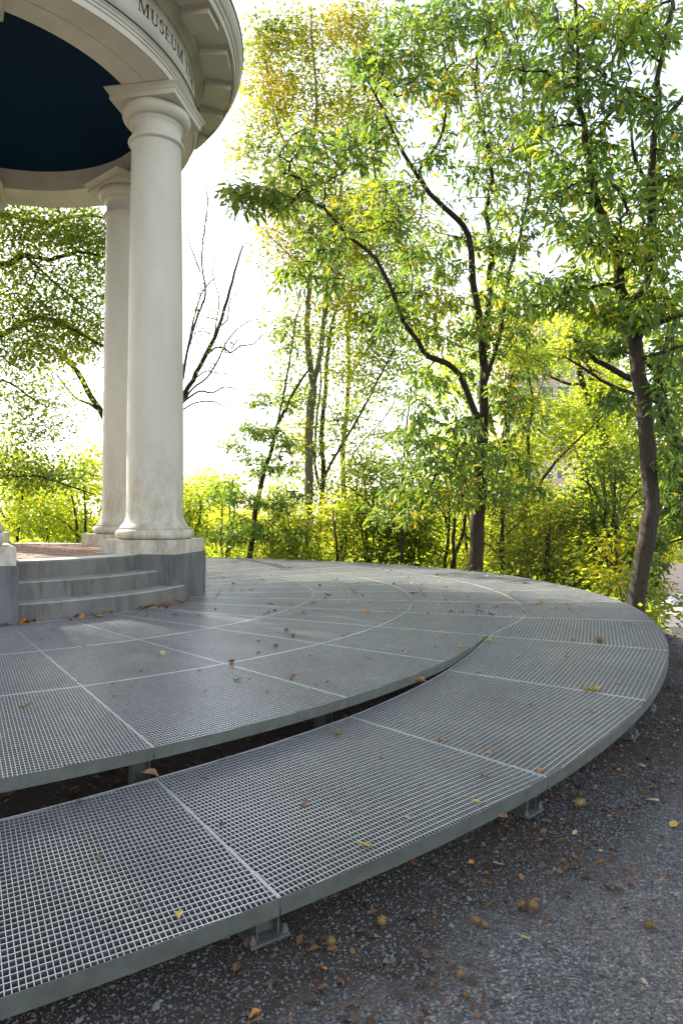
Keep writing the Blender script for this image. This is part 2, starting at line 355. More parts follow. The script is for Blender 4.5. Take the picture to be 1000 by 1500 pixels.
def make_panel(t0, t1, rin, rout, ring, parent):
    tm = (t0+t1)/2; tmr = math.radians(tm); n = np.array([math.cos(tmr), math.sin(tmr)]); s = np.array([-n[1], n[0]])
    ha = (t1-t0)/2
    def polar(u, w):
        x = u*n[0] + w*s[0]; y = u*n[1] + w*s[1]; return np.hypot(x, y), tm + np.degrees(np.arctan2(w, u))
    def inside(u, w):
        r, t = polar(u, w)
        g = np.degrees((GAP+.004)/np.maximum(r, 1))
        return (r > rin(t)+GAP+.003) & (r < rout(t)-GAP-.003) & (abs(t-tm) < ha-g)
    def P(u, w, dz):
        r, t = polar(u, w); x = CX + u*n[0] + w*s[0]; y = CY + u*n[1] + w*s[1]
        return np.stack([x, y, zdeck(ring, r, t) + dz], -1)
    VV, FF = [], []; cnt = 0
    def bar(ua, wa, ub, wb, th, top, h):
        nonlocal cnt
        L = math.hypot(ub-ua, wb-wa)
        if L < .012: return
        k = 2 if ring == 'in' else 4
        ou, ow = -(wb-wa)/L*th/2, (ub-ua)/L*th/2
        for q in range(k-1):
            f0, f1 = q/(k-1), (q+1)/(k-1)
            uu = np.array([ua+(ub-ua)*f0, ua+(ub-ua)*f1]); ww = np.array([wa+(wb-wa)*f0, wa+(wb-wa)*f1])
            a = P(uu-ou, ww-ow, top); b = P(uu+ou, ww+ow, top)
            v = [a[0], a[1], b[1], b[0]] + [x - np.array([0,0,h]) for x in (a[0], a[1], b[1], b[0])]
            VV.extend(v); b0 = cnt; cnt += 8
            FF.extend([(b0,b0+1,b0+2,b0+3),(b0+4,b0+5,b0+1,b0),(b0+6,b0+7,b0+3,b0+2),(b0+7,b0+6,b0+5,b0+4)])
    rmin = float(rin(np.array(tm)))*math.cos(math.radians(ha)) - .1; rmax = float(max(rout(np.array(t0)), rout(np.array(t1)), rout(np.array(tm))))
    wmax = rmax*math.sin(math.radians(ha))
    def runs(ok):
        d = np.diff(np.concatenate([[0], ok.astype(int), [0]])); return zip(np.where(d == 1)[0], np.where(d == -1)[0]-1)
    ws = np.arange(-wmax-.02, wmax+.02, .004)
    for u in np.arange(math.ceil(rmin/.0285)*.0285, rmax, .0285):
        for a, b in runs(inside(np.full_like(ws, u), ws)): bar(u, ws[a]-.002, u, ws[b]+.002, .0034, 0, .03)
    us = np.arange(rmin-.05, rmax+.02, .004)
    for w_ in np.arange(-math.floor(wmax/.0163)*.0163, wmax, .0163):
        for a, b in runs(inside(us, np.full_like(us, w_))): bar(us[a]-.002, w_, us[b]+.002, w_, .0022, -.0006, .014)
    # frame: the perimeter band
    fr = MB(); K = 12; top = .0006
    tt = np.linspace(t0, t1, K+1)
    def pol(r, t, dz):
        r = np.asarray(r, float) + 0*t; return np.stack([CX+r*np.cos(np.radians(t)), CY+r*np.sin(np.radians(t)), zdeck(ring, r, t)+dz], -1)
    outer_edge = (ring == 'out' or ring == 'ramp' or (ring == 'in' and t1 <= -25 and float(rout(np.array(tm))) > 6.3))
    def strip(A, B, h, mi=1):
        m_ = len(A); v = list(A)+list(B)+[q-np.array([0,0,h]) for q in B]+[q-np.array([0,0,h]) for q in A]
        f = []
        for i in range(m_-1):
            for q in range(4):
                q2 = (q+1) % 4; f.append((q*m_+i, q*m_+i+1, q2*m_+i+1, q2*m_+i))
        f += [(0, m_, 2*m_, 3*m_), (m_-1, 4*m_-1, 3*m_-1, 2*m_-1)]
        fr.add(v, f, mi)
    e = .0032
    g = np.degrees(.0025/RO)
    tt2 = np.linspace(t0+g, t1-g, K+1)
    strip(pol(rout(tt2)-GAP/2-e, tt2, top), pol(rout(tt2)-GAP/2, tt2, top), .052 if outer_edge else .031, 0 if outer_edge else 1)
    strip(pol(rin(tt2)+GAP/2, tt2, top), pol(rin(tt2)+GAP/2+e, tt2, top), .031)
    for tq, sg in ((t0, 1), (t1, -1)):
        rr = np.linspace(float(rin(np.array(tq)))+GAP/2+e, float(rout(np.array(tq)))-GAP/2-e, 5)
        tA = tq + sg*np.degrees(.0015/rr); tB = tq + sg*np.degrees((.0015+e)/rr)
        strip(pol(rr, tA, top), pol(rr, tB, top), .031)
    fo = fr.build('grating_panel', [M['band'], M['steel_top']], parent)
    V = np.array(VV); org = np.array(parent_world(fo)); 
    me = fast_mesh('bar_grid', V-org, np.array(FF), M['steel'])
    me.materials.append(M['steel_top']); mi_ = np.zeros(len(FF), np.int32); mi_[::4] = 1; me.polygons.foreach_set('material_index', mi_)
    bo = link('bar_grid', me, fo, org); bo['kind'] = 'stuff'
    return fo
const = lambda c: (lambda t: np.asarray(t, float)*0 + c)
J0 = -25.6
for k in range(-5, 12):
    t0 = J0 + 10*k; t1 = t0 + 10
    rings = [(const(2.80) if k <= 1 else const(2.32), const(4.2)), (const(4.2), const(5.4)), (const(5.4), Rj)]
    for ri, ro in rings: make_panel(t0, t1, ri, ro, 'in', platform)
    if k >= 0: make_panel(t0, t1, Rj, const(RO), 'out', platform)
    else: make_panel(t0, t1, lambda t: Rj(t)+.01, const(RO), 'ramp', ramp_t)
# radial carrier beams and stub legs
def leg(parent, r, t, ztop, beam=True):
    a = math.radians(t); c = np.array([CX+r*math.cos(a), CY+r*math.sin(a)]); gz = float(ground_z(c[0], c[1]))
    mb = MB(); h = ztop - gz - .012
    er = np.array([math.cos(a), math.sin(a)])
    mb.box((c[0], c[1], gz+.012+h/2), (.006, .075, h), a)                    # web
    for s in (-1, 1):
        q = c + er*s*0.0; qq = c + np.array([-er[1], er[0]])*s*.036
        mb.box((qq[0], qq[1], gz+.012+h/2), (.065, .006, h), a)
    o = mb.build('support_leg', M['band'], parent)
    pb = MB(); pb.box((c[0], c[1], gz+.007), (.11, .135, .010), a); pl_ = pb.build('base_plate', M['band'], o, bevel=.002)
    for s1 in (-1, 1):
        for s2 in (-1, 1):
            if s2 < 0 and s1 < 0: continue
            q = c + er*s1*.04 + np.array([-er[1], er[0]])*s2*.055
            b = MB(); b.lathe([(0,.022),(.007,.022),(.007,.010),(.011,.010),(.011,0),(0,0)], (q[0], q[1], gz+.013), 6, smooth=False)
            b.build('anchor_bolt', M['steel'], o)
def beam(parent, r0, r1, t, ring, drop):
    a = math.radians(t); mb = MB(); n_ = 2
    rm = (r0+r1)/2; z0 = float(zdeck(ring, np.array(r0), np.array(t))); z1 = float(zdeck(ring, np.array(r1), np.array(t)))
    tilt = math.atan2(z1-z0, r1-r0)
    mb.box((CX+rm*math.cos(a), CY+rm*math.sin(a), (z0+z1)/2-drop), (r1-r0, .06, .035), a, 0, 0, -tilt)
    mb.build('carrier_beam', M['band'], parent)
for k in range(-4, 12):
    t = J0 + 10*k
    if k <= -1:
        beam(platform, 3.0, float(Rj(t))-.12, t, 'in', .052); leg(platform, float(Rj(t))-.20, t, ZC-1.07)
        beam(ramp_t, float(Rj(t))+.05, RO-.1, t, 'ramp', .056)
        leg(ramp_t, RO-.11, t, float(zdeck('ramp', np.array(RO), np.array(t)))-.05)
        leg(ramp_t, RO-.75, t, float(zdeck('ramp', np.array(RO), np.array(t)))-.05)
    else:
        beam(platform, 3.0, RO-.1, t, 'in' if k > 30 else 'in', .075); 
        if k < 3: leg(platform, RO-.11, t, float(zdeck('out', np.array(RO), np.array(t)))-.05)
for t in (-30.6, -20.0): leg(platform if t > -25 else ramp_t, RO-.11, t, float(zdeck('out' if t > -25 else 'ramp', np.array(RO), np.array(t)))-.05)

# ------------------------------------------------------------------ temple
Z = lambda h: ZC + h            # h above eye
ZD, ZG, ZW, ZA = Z(-1.0), Z(-.4735), Z(-.3066), Z(4.975)
temple = empty('round_temple', (CX, CY, ZD), 'cream painted round garden temple with six columns, navy ceiling and lettered frieze', 'temple')
T = temple
RC, PH, PSI = 2.2856, -3.49, -5.96
def ring_part(name, prof, m, n=180, smooth=False, zz=0, bev=0):
    mb = MB(); mb.lathe([(r, z) for r, z in prof], (CX, CY, 0), n, smooth=smooth, close=True)
    return mb.build(name, m, T)
# foundation and steps
mb = MB(); mb.lathe([(0.01,ZD-.25),(2.02,ZD-.25),(2.02,ZG-.07),(0.01,ZG-.07)], (CX,CY,0), 64, smooth=False, close=True)
mb.build('foundation', M['stone'], T)
aA = math.radians(PH); aC = math.radians(PH-60)
for i, (r, zt) in enumerate(((2.79, Z(-.825)), (2.545, Z(-.65)), (2.285, ZG-.002))):
    mb = MB(); prof = [(2.03,ZD-.24),(r,ZD-.24),(r,zt-.012),(r-.012,zt),(2.03,zt)] if i == 2 else [(r-.27,ZD-.24),(r,ZD-.24),(r,zt-.012),(r-.012,zt),(r-.27,zt)]
    mb.lathe(prof, (CX,CY,0), 40, a0=aC+.13, a1=aA-.13, smooth=False, close=True)
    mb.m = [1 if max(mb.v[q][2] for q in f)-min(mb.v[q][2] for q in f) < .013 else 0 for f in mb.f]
    st = mb.build('step', [M['stone'], M['stone_lit']], T)
for k in range(0, 5):
    a0 = aA + math.radians(60*k)
    mb = MB(); mb.lathe([(2.03,ZD-.24),(2.30,ZD-.24),(2.30,ZG-.014),(2.288,ZG-.002),(2.03,ZG-.002)], (CX,CY,0), 24, a0=a0+.13, a1=a0+math.radians(60)-.13, smooth=False, close=True)
    mb.build('plinth_wall', M['stone'], T)
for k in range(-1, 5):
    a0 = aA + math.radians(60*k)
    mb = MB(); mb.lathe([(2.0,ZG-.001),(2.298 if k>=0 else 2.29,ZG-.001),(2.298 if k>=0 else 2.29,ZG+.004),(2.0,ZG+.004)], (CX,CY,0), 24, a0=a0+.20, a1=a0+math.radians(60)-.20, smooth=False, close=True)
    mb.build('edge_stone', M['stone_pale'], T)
# brick floor: herringbone-ish courses, every brick its own piece
bm_ = MB(); bm_.box((0,0,0), (.196,.094,.06)); bd = None
bricks = []
for i in range(-22, 23):
    for j in range(-11, 12):
        x, y = j*.204 + (.102 if i % 2 else 0), i*.1
        if math.hypot(abs(x)+.09, abs(y)+.04) < 1.995: bricks.append((x, y))
bricks.sort(key=lambda q: q[1]*.2 - q[0]*.0 + abs(q[0]-q[1]*.3)*.0 + math.hypot(q[0]-0.6, q[1]+1.0))
floor_mb = MB()
for i, (x, y) in enumerate(bricks):
    a = math.radians(12); X = CX + x*math.cos(a)-y*math.sin(a); Y = CY + x*math.sin(a)+y*math.cos(a)
    z = ZG - .03 + random.uniform(-.004, .004)
    if i < 300:
        if bd is None:
            o = bm_.build('brick', M['brick'], T, origin=(0,0,0)); bd = o.data
        else: o = bpy.data.objects.new('brick', bd); COL.objects.link(o); o.parent = T
        o.location = Vector((X, Y, z)) - Vector(T.location); o.rotation_euler = (random.uniform(-.02,.02), random.uniform(-.02,.02), a)
    else: floor_mb.box((X, Y, z), (.196,.094,.06), a)
fo = floor_mb.build('brick_floor', M['brick'], T); fo['kind'] = 'stuff'

# columns
def column(k):
    t = math.radians(PH+60*k); tp = t + math.radians(PSI); big = 1.0
    c = (CX+RC*math.cos(t), CY+RC*math.sin(t))
    if k == 5: c = (-3.60, 6.20); tp = math.radians(-60); big = 1.145
    if k == 2: t += math.radians(3); c = (CX+RC*math.cos(t), CY+RC*math.sin(t)); big = 1.08
    mb = MB()
    sb, st_ = .336, .292
    prof = [(.300,ZW+.001)]
    z0 = ZW
    for i in range(13):
        a = -math.pi/2 + math.pi*i/12; prof.append((.405+.058*math.cos(a), z0+.062+.060*math.sin(a)))
    prof += [(.412,z0+.124),(.412,z0+.142),(.398,z0+.144),(.398,z0+.166),(.392,z0+.168)]
    for i in range(8):
        f = i/7; prof.append((sb+.052*(1-f)**2.4, z0+.170+.16*f))
    zt = Z(4.44)
    for i in range(1, 12):
        f = i/12; prof.append((sb-(sb-st_)*f**1.6, z0+.33+(zt-z0-.33)*f))
    prof += [(st_,zt-.01)]
    for i in range(9):
        a = -math.pi/2+math.pi*i/8; prof.append((st_+.006+.036*max(0, math.cos(a)), zt+.03+.028*math.sin(a)))
    prof += [(st_+.012,zt+.062),(st_+.012,zt+.075),(st_-.003,zt+.09),(st_-.004,zt+.20),(st_+.008,zt+.225),(st_+.02,zt+.235),(st_+.02,zt+.262)]
    for i in range(10):
        a = math.pi/2*i/9; prof.append((st_+.024+.088*math.sin(a), zt+.264+.095*(1-math.cos(a))))
    prof += [(st_+.10, Z(4.845)), (.05, Z(4.845))]
    mb.lathe(prof, (c[0],c[1],0), 72)
    col = mb.build('column', M['cream'], T)
    def sq(name, sec, m):
        b = MB(); q = [(-1,-1),(1,-1),(1,1),(-1,1)]; ca, sa = math.cos(tp), math.sin(tp); v = []
        for h, z in sec:
            for x, y in q: v.append((c[0]+(x*h)*ca-(y*h)*sa, c[1]+(x*h)*sa+(y*h)*ca, z))
        f = [(3,2,1,0)] + [(i*4+j, i*4+(j+1) % 4, (i+1)*4+(j+1) % 4, (i+1)*4+j) for i in range(len(sec)-1) for j in range(4)] + [tuple((len(sec)-1)*4+j for j in range(4))]
        b.add(v, f); return b.build(name, m, col, bevel=.004)
    sq('base_block', [(.472*big,ZD-.2),(.472*big,ZG)], M['stone_blue'])
    sq('plinth', [(.4544*big,ZG+.001),(.4544*big,ZW)], M['cream'])
    sq('abacus', [(.405,Z(4.8455)),(.405,Z(4.905)),(.415,Z(4.91)),(.425,Z(4.935)),(.445,Z(4.955)),(.452,Z(4.957)),(.452,ZA-.001)], M['cream'])
for k in range(6): column(k)
# entablature
ring_part('soffit_board', [(2.055,ZA),(2.335,ZA),(2.335,ZA+.03),(2.055,ZA+.03)], M['boards'])
ring_part('soffit_board', [(2.341,ZA+.001),(2.63,ZA+.001),(2.63,ZA+.03),(2.341,ZA+.03)], M['boards'])
ring_part('inner_fascia', [(2.062,ZA+.031),(2.09,ZA+.031),(2.09,ZA+.30),(2.062,ZA+.30)], M['boards'])
ring_part('architrave', [(2.30,ZA+.031),(2.634,ZA+.031),(2.640,ZA+.002),(2.645,ZA+.075),(2.658,ZA+.077),(2.66,ZA+.105),(2.672,ZA+.108),(2.685,ZA+.13),(2.70,ZA+.14),(2.70,ZA+.155),(2.30,ZA+.155)], M['cream'])
ring_part('lead_flashing', [(2.5,ZA+.156),(2.706,ZA+.156),(2.708,ZA+.150),(2.712,ZA+.166),(2.66,ZA+.172),(2.5,ZA+.172)], M['lead'])
FZ0, FZ1 = ZA+.172, Z(5.64)
ring_part('frieze', [(2.40,FZ0),(2.65,FZ0),(2.65,FZ1),(2.40,FZ1)], M['cream'], 240, True)
ring_part('bed_moulding', [(2.4,FZ1+.001),(2.665,FZ1+.001),(2.668,FZ1+.02),(2.69,FZ1+.03),(2.70,FZ1+.055),(2.73,FZ1+.08),(2.765,FZ1+.09),(2.765,FZ1+.12),(2.4,FZ1+.12)], M['cream'])
CS = FZ1+.121
ring_part('cornice_soffit', [(2.4,CS),(3.145,CS),(3.145,CS+.02),(2.4,CS+.02)], M['boards'])
ring_part('cornice', [(3.148,CS-.035),(3.165,CS-.035),(3.172,CS+.04),(3.19,CS+.045),(3.20,CS+.075),(3.225,CS+.09),(3.25,CS+.13),(3.268,CS+.165),(3.268,CS+.215),(3.148,CS+.215)], M['cream'], 240)
ring_part('gutter_edge', [(3.0,CS+.216),(3.278,CS+.216),(3.28,CS+.245),(3.0,CS+.26)], M['lead'], 240)
for i in range(28):
    a = math.radians(1.8 + 360/28*i); e = (math.cos(a), math.sin(a)); mb = MB()
    mb.box((CX+2.945*e[0], CY+2.945*e[1], CS-.056), (.34, .30, .09), a)
    mo = mb.build('mutule', M['cream'], T, bevel=.004)
    mb = MB(); mb.box((CX+2.947*e[0], CY+2.947*e[1], CS-.0105), (.385, .345, .02), a); mb.build('mutule_moulding', M['cream'], mo)
mb = MB(); mb.lathe([(2.5,CS+.262),(3.1,CS+.262),(2.6,CS+.55),(1.9,CS+.95),(1.0,CS+1.25),(0.02,CS+1.35)], (CX,CY,0), 72)
mb.build('roof', M['slate'], T)
mb = MB(); prof = [(2.089,ZA+.29)] + [(2.05*math.cos(q), ZA+.30+.55*math.sin(q)) for q in np.linspace(0.02, 1.5707, 14)]
mb.lathe(prof, (CX,CY,0), 96); mb.build('ceiling', M['navy'], T)
# (solid core of the entablature behind the frieze)
mb2 = MB(); mb2.lathe([(2.10,ZA+.04),(2.29,ZA+.04),(2.39,ZA+.3),(2.39,CS+.2),(2.10,CS+.2)], (CX,CY,0), 64, smooth=False, close=True)
mb2.build('entablature_core', M['boards'], T)
# lettering, cut as Roman capitals: polygons in units of cap height
def quad(x0,y0,x1,y1,w0): return ('s', x0,y0,x1,y1,w0)
TH, TN = .17, .07
def letter_shapes(ch):
    S = []; se = .045
    def stem(x, w=TH, y0=0, y1=1): S.append([(x,y0),(x+w,y0),(x+w,y1),(x,y1)])
    def serif(x, y, w): S.append([(x,y),(x+w,y),(x+w,y+se),(x,y+se)])
    def diag(x0,y0,x1,y1,w): S.append([(x0,y0),(x0+w,y0),(x1+w,y1),(x1,y1)])
    def arc(cx,cy,rx,ry,a0,a1,w0,w1,n=14):
        o, i = [], []
        for k in range(n+1):
            f = k/n; a = math.radians(a0+(a1-a0)*f); w = w0+(w1-w0)*math.sin(math.pi*f)
            o.append((cx+rx*math.cos(a), cy+ry*math.sin(a))); i.append((cx+(rx-w)*math.cos(a), cy+(ry-w*.75)*math.sin(a)))
        for k in range(n): S.append([o[k],o[k+1],i[k+1],i[k]])
    if ch == 'M':
        stem(.08,TN); stem(.90,TH); diag(.50,0,.08,1,.16); diag(.50,0,.88,1,.08)
        serif(0,0,.24); serif(.80,0,.37); serif(0,1-se,.2); serif(.95,1-se,.2); return S, 1.17
    if ch == 'U':
        stem(.10,TH,.30); stem(.72,TN,.30); arc(.445,.30,.345,.31,180,360,.10,.13); serif(0,1-se,.38); serif(.62,1-se,.28); return S, .92
    if ch == 'S':
        arc(.30,.745,.25,.255,30,270,.05,.15); arc(.30,.27,.28,.27,-150,90,.05,.16); serif(.48,.72,.05); S.append([(.50,.72),(.54,.72),(.54,.98),(.50,.98)]); S.append([(.03,.02),(.07,.02),(.07,.28),(.03,.28)]); return S, .62
    if ch == 'E':
        stem(.10); S.append([(.10,.955),(.62,.955),(.62,1),(.10,1)]); S.append([(.10,0),(.66,0),(.66,.045),(.10,.045)]); S.append([(.2,.49),(.50,.49),(.50,.53),(.2,.53)])
        S.append([(.59,.80),(.62,.80),(.62,1),(.59,1)]); S.append([(.63,0),(.66,0),(.66,.22),(.63,.22)]); S.append([(.47,.40),(.50,.40),(.50,.62),(.47,.62)]); serif(0,0,.3); serif(0,1-se,.3); return S, .72
    if ch == 'T':
        stem(.30); S.append([(.02,.95),(.76,.95),(.76,1),(.02,1)]); S.append([(.02,.78),(.05,.78),(.05,1),(.02,1)]); S.append([(.73,.78),(.76,.78),(.76,1),(.73,1)]); serif(.2,0,.38); return S, .80
    if ch == 'R':
        stem(.10); serif(0,0,.38); serif(0,1-se,.3); arc(.34,.75,.30,.25,90,-90,.05,.15); diag(.62,0,.34,.5,.16); S.append([(.2,.95),(.36,.95),(.36,1),(.2,1)]); S.append([(.2,.50),(.36,.50),(.36,.545),(.2,.545)]); serif(.6,0,.25); return S, .85
    return S, .55
cap = .150; base = Z(5.365); th = math.radians(-26.6)
total = 'MUSEUM TER'
for ch in total:
    S, adv = letter_shapes(ch)
    if S:
        mb = MB()
        for qi, pl in enumerate(S):
            rr = 2.652 + .0007*(qi % 5)
            v = [(CX+rr*math.cos(th+x*cap/2.65), CY+rr*math.sin(th+x*cap/2.65), base+y*cap) for x, y in pl]
            vb = [(CX+2.649*math.cos(th+x*cap/2.65), CY+2.649*math.sin(th+x*cap/2.65), base+y*cap) for x, y in pl]
            n_ = len(pl)
            mb.add(v+vb, [tuple(range(n_))]+[(i, (i+1) % n_, n_+(i+1) % n_, n_+i) for i in range(n_)])
        mb.build('letter', M['letter'], T)
    th += (adv + (.13 if S else 0))*cap/2.65
#@@TREES
# ------------------------------------------------------------------ trees
def resample(pts, rad, step):
    pts = np.array(pts, float); rad = np.array(rad, float)
    # Catmull-Rom smoothing
    P = np.vstack([2*pts[0]-pts[1], pts, 2*pts[-1]-pts[-2]]); outp, outr = [], []
    for i in range(1, len(P)-2):
        L = np.linalg.norm(P[i+1]-P[i]); k = max(2, int(L/step))
        for q in range(k):
            t = q/k
            outp.append(.5*((2*P[i]) + (-P[i-1]+P[i+1])*t + (2*P[i-1]-5*P[i]+4*P[i+1]-P[i+2])*t*t + (-P[i-1]+3*P[i]-3*P[i+1]+P[i+2])*t**3))
            outr.append(rad[i-1] + (rad[i]-rad[i-1])*t)
    outp.append(P[-2]); outr.append(rad[-1])
    return np.array(outp), np.array(outr)
def leaves_mesh_data(P, D, Nn, L, W, kind):
    """kind 8: long lanceolate leaf with midrib and droop; kind 4: small folded leaf"""
    n = len(P); S = np.cross(D, Nn); S /= np.linalg.norm(S, axis=1)[:, None] + 1e-9; Nn = np.cross(S, D)
    if kind == 8:
        tpl = [(0,0,0),(.30,.42,.05),(.30,-.42,.05),(.72,.36,-.08),(.72,-.36,-.08),(1,0,-.30),(.30,0,-.03),(.72,0,-.15)]
        f = [(0,2,6),(0,6,1),(2,4,7),(2,7,6),(6,7,3),(6,3,1),(4,5,7),(7,5,3)]
    elif kind == 2:
        tpl = [(0,0,0),(.45,.5,.10),(.45,-.5,.10),(1,0,-.06)]
        f = [(0,2,3),(0,3,1)]
    else:
        tpl = [(0,0,0),(.42,.5,.08),(.42,-.5,.08),(1,0,-.12),(.45,0,-.04)]
        f = [(0,2,4),(0,4,1),(2,3,4),(4,3,1)]
    tpl = np.array(tpl)
    V = P[:, None] + tpl[None, :, 0, None]*(L[:, None]*D)[:, None] + tpl[None, :, 1, None]*(W[:, None]*S)[:, None] + tpl[None, :, 2, None]*(L[:, None]*Nn)[:, None]
    Fq = (np.array(f)[None] + (np.arange(n)*len(tpl))[:, None, None]).reshape(-1, 3)
    return V.reshape(-1, 3), Fq, len(f)
LEAFPROTO = {}
def leaf_proto(m, q):
    key = (m.name, q)
    if key not in LEAFPROTO:
        V, Fq, k = leaves_mesh_data(np.zeros((1,3)), np.array([[1.,0,0]]), np.array([[0,0,1.]]), np.array([1.]), np.array([.30]), 8)
        LEAFPROTO[key] = fast_mesh('leaf', V, Fq, m, np.full(len(Fq), (q+.5)/6))
    return LEAFPROTO[key]
def unit(a): return a/(np.linalg.norm(a, axis=-1, keepdims=True)+1e-9)
def make_tree(name, label, cat, lims, clumps, bark, leaf, L, W, per, kind=2, group=None, spray=.35, droop=.5, nparts=0, spread=1.0, px=True, twigr=.004, maxlen=2.6):
    """lims: list of (points [(px,py,Y)...], r0, r1, 'trunk'|'branch'); clumps: (px,py,Y, rx_px, ry_px, rY_m, n)"""
    nodes, sizes = [], []
    tr = empty(name, (0,0,0), label, cat, group); first = None; wood = []
    for pts, r0, r1, kd in lims:
        W3 = np.array([U(*q) for q in pts]) if px else np.array(pts, float)
        if kd == 'trunk':
            g = W3[0].copy(); g[2] = float(ground_z(g[0], g[1])) - .1
            if W3[0][2] > g[2] + .15:
                W3 = np.vstack([g + (0, 0, 0), W3])
            W3[0][2] = min(W3[0][2], g[2])
        rad = np.linspace(1, 0, len(W3))**.8*(r0-r1)+r1
        P_, R_ = resample(W3, rad, .22 if r0 > .05 else .14)
        jit = rng.standard_normal(P_.shape)*np.minimum(R_, .05)[:, None]*.22; jit[0] = 0; P_ = P_ + jit
        if kd == 'trunk': R_[:2] *= np.array([1.35, 1.12])
        if first is None: first = P_[0].copy()
        nodes.append(P_); sizes.append(R_); wood.append((kd, P_, R_))
    first_g = first.copy(); tr.location = first_g
    for kd, P_, R_ in wood:
        mb = MB(); mb.tube(P_, R_, 12 if R_[0] > .07 else (8 if R_[0] > .03 else 5), bump=.045 if R_[0] > .05 else 0)
        mb.build(kd, bark, tr)
    NP = np.vstack(nodes); NR = np.concatenate(sizes)
    A = []
    for c in clumps:
        px_, py_, Y, rx, ry, rY, n = c
        q = rng.standard_normal((n, 3)); q = unit(q)*(rng.random((n,1))**.38)
        if px:
            for w_ in q: A.append(U(px_+w_[0]*rx, py_+w_[1]*ry, max(2.5, Y+w_[2]*rY)))
        else:
            for w_ in q: A.append(np.array([px_+w_[0]*rx, py_+w_[1]*ry, Y+w_[2]*rY]))
    LP, LD = [], []
    tw_pts, tw_par, tw_cnt, tw_node = [], [], [], []
    if A:
        A = np.array(A)
        d0 = np.array([np.min(((NP-a)**2).sum(1)) for a in A]); A = A[np.argsort(d0)]
        cap = len(NP) + len(A)*8
        PTS = np.zeros((cap, 3)); PTS[:len(NP)] = NP; own = np.full(cap, -1); nn = len(NP)
        for a in A:
            d = PTS[:nn]-a; dist = np.sqrt((d**2).sum(1)) + np.maximum(0, d[:, 2])*.35
            j = int(np.argmin(dist)); s = PTS[j]; Ld = np.linalg.norm(a-s)
            k = int(np.clip(Ld/.22, 2, 7)); t = np.linspace(0, 1, k+1)[:, None]
            mid = (s+a)/2 + np.array([0,0,.12*Ld]) + rng.standard_normal(3)*.07*Ld
            path = (1-t)**2*s + 2*t*(1-t)*mid + t*t*a
            path[1:-1] += rng.standard_normal((k-1, 3))*.025*min(Ld, 1)
            ti = len(tw_pts); tw_pts.append(path); tw_cnt.append(1); tw_par.append(own[j])
            p_ = own[j]
            while p_ >= 0: tw_cnt[p_] += 1; p_ = tw_par[p_]
            PTS[nn:nn+k] = path[1:]; own[nn:nn+k] = ti; nn += k
        VV, FF, b0 = [], [], 0
        for path, c in zip(tw_pts, tw_cnt):
            m_ = len(path); r = twigr*(1+c)**.5; rr = np.linspace(r, max(.0036, r*.45 if c > 2 else twigr*.6), m_)
            d = unit(np.gradient(path, axis=0)); a_ = unit(np.cross(d, (0.3,.9,.2))); b_ = np.cross(d, a_)
            for q in range(3):
                an = q*2.0944; VV.append(path + (math.cos(an)*a_+math.sin(an)*b_)*rr[:, None])
            i_ = np.arange(m_-1)
            for q in range(3):
                q2 = (q+1) % 3; FF.append(np.stack([b0+q*m_+i_, b0+q*m_+i_+1, b0+q2*m_+i_+1, b0+q2*m_+i_], 1))
            b0 += 3*m_
        o = link('twigs', fast_mesh('twigs', np.vstack(VV)-first_g, np.vstack(FF), bark, smooth=True), tr, first_g); o['kind'] = 'stuff'
        # leaves
        for path, c in zip(tw_pts, tw_cnt):
            n = max(1, int(per*rng.uniform(.6, 1.4)))
            if n < 1: continue
            t = rng.uniform(.25, 1.0, n)*(len(path)-1); i_ = np.minimum(t.astype(int), len(path)-2); fr = (t-i_)[:, None]
            base_ = path[i_]*(1-fr) + path[i_+1]*fr; dr = unit(path[i_+1]-path[i_])
            off = rng.standard_normal((n, 3))*np.array([1,1,.45])*spray*.5
            dd = unit(dr*.6 + unit(off)*1.0 + np.array([0,0,-droop])*rng.uniform(.3, 1.5, (n,1)) + rng.standard_normal((n,3))*.3)
            LP.append(base_ + off*(1 if kind == 2 else .35)); LD.append(dd)
        P = np.vstack(LP); D = np.vstack(LD); n = len(P)
        Nn = unit(rng.standard_normal((n,3))*.55*spread + np.array([0,0,1.0]))
        Ls = L*rng.uniform(.45, 1.25, n); Ws = Ls*W*rng.uniform(.8, 1.2, n)
        # tint varies by clump and by leaf
        sd = rng.uniform(0, 50, 3)
        t1 = .5+.28*np.sin(P[:,0]*1.9+sd[0])*np.sin(P[:,1]*1.6+sd[1])*np.sin(P[:,2]*1.7+sd[2])*2
        tint = np.clip(t1*.75 + rng.normal(.10, .19, n), 0, .9); yl = rng.random(n) < .035; tint[yl] = rng.uniform(.9, 1, yl.sum())
        if nparts:
            dist = np.linalg.norm(P - np.array([0,0,ZC]), axis=1)
            vis = (P[:,1] > 1) & (abs(P[:,0]/P[:,1]) < .52) & (abs((P[:,2]-ZC)/P[:,1]) < .76)
            order = np.argsort(np.where(vis, dist/Ls, 1e9))[:nparts]
            S_ = unit(np.cross(D, Nn)); N2 = np.cross(S_, D)
            for i in order:
                o = bpy.data.objects.new('leaf', leaf_proto(leaf, int(min(5, tint[i]*6)))); COL.objects.link(o); o.parent = tr
                R = np.array([D[i], -S_[i], N2[i]]).T
                mt = Matrix([[*R[r]*Ls[i], P[i][r]-first_g[r]] for r in range(3)] + [[0,0,0,1]]); o.matrix_basis = mt
            keep = np.ones(n, bool); keep[order] = False
            P, D, Nn, Ls, Ws, tint = P[keep], D[keep], Nn[keep], Ls[keep], Ws[keep], tint[keep]
        V, Fq, k = leaves_mesh_data(P, D, Nn, Ls, Ws, kind)
        o = link('crown', fast_mesh('crown', V-first_g, Fq, leaf, np.repeat(tint, k)), tr, first_g); o['kind'] = 'stuff'
        global NLEAF
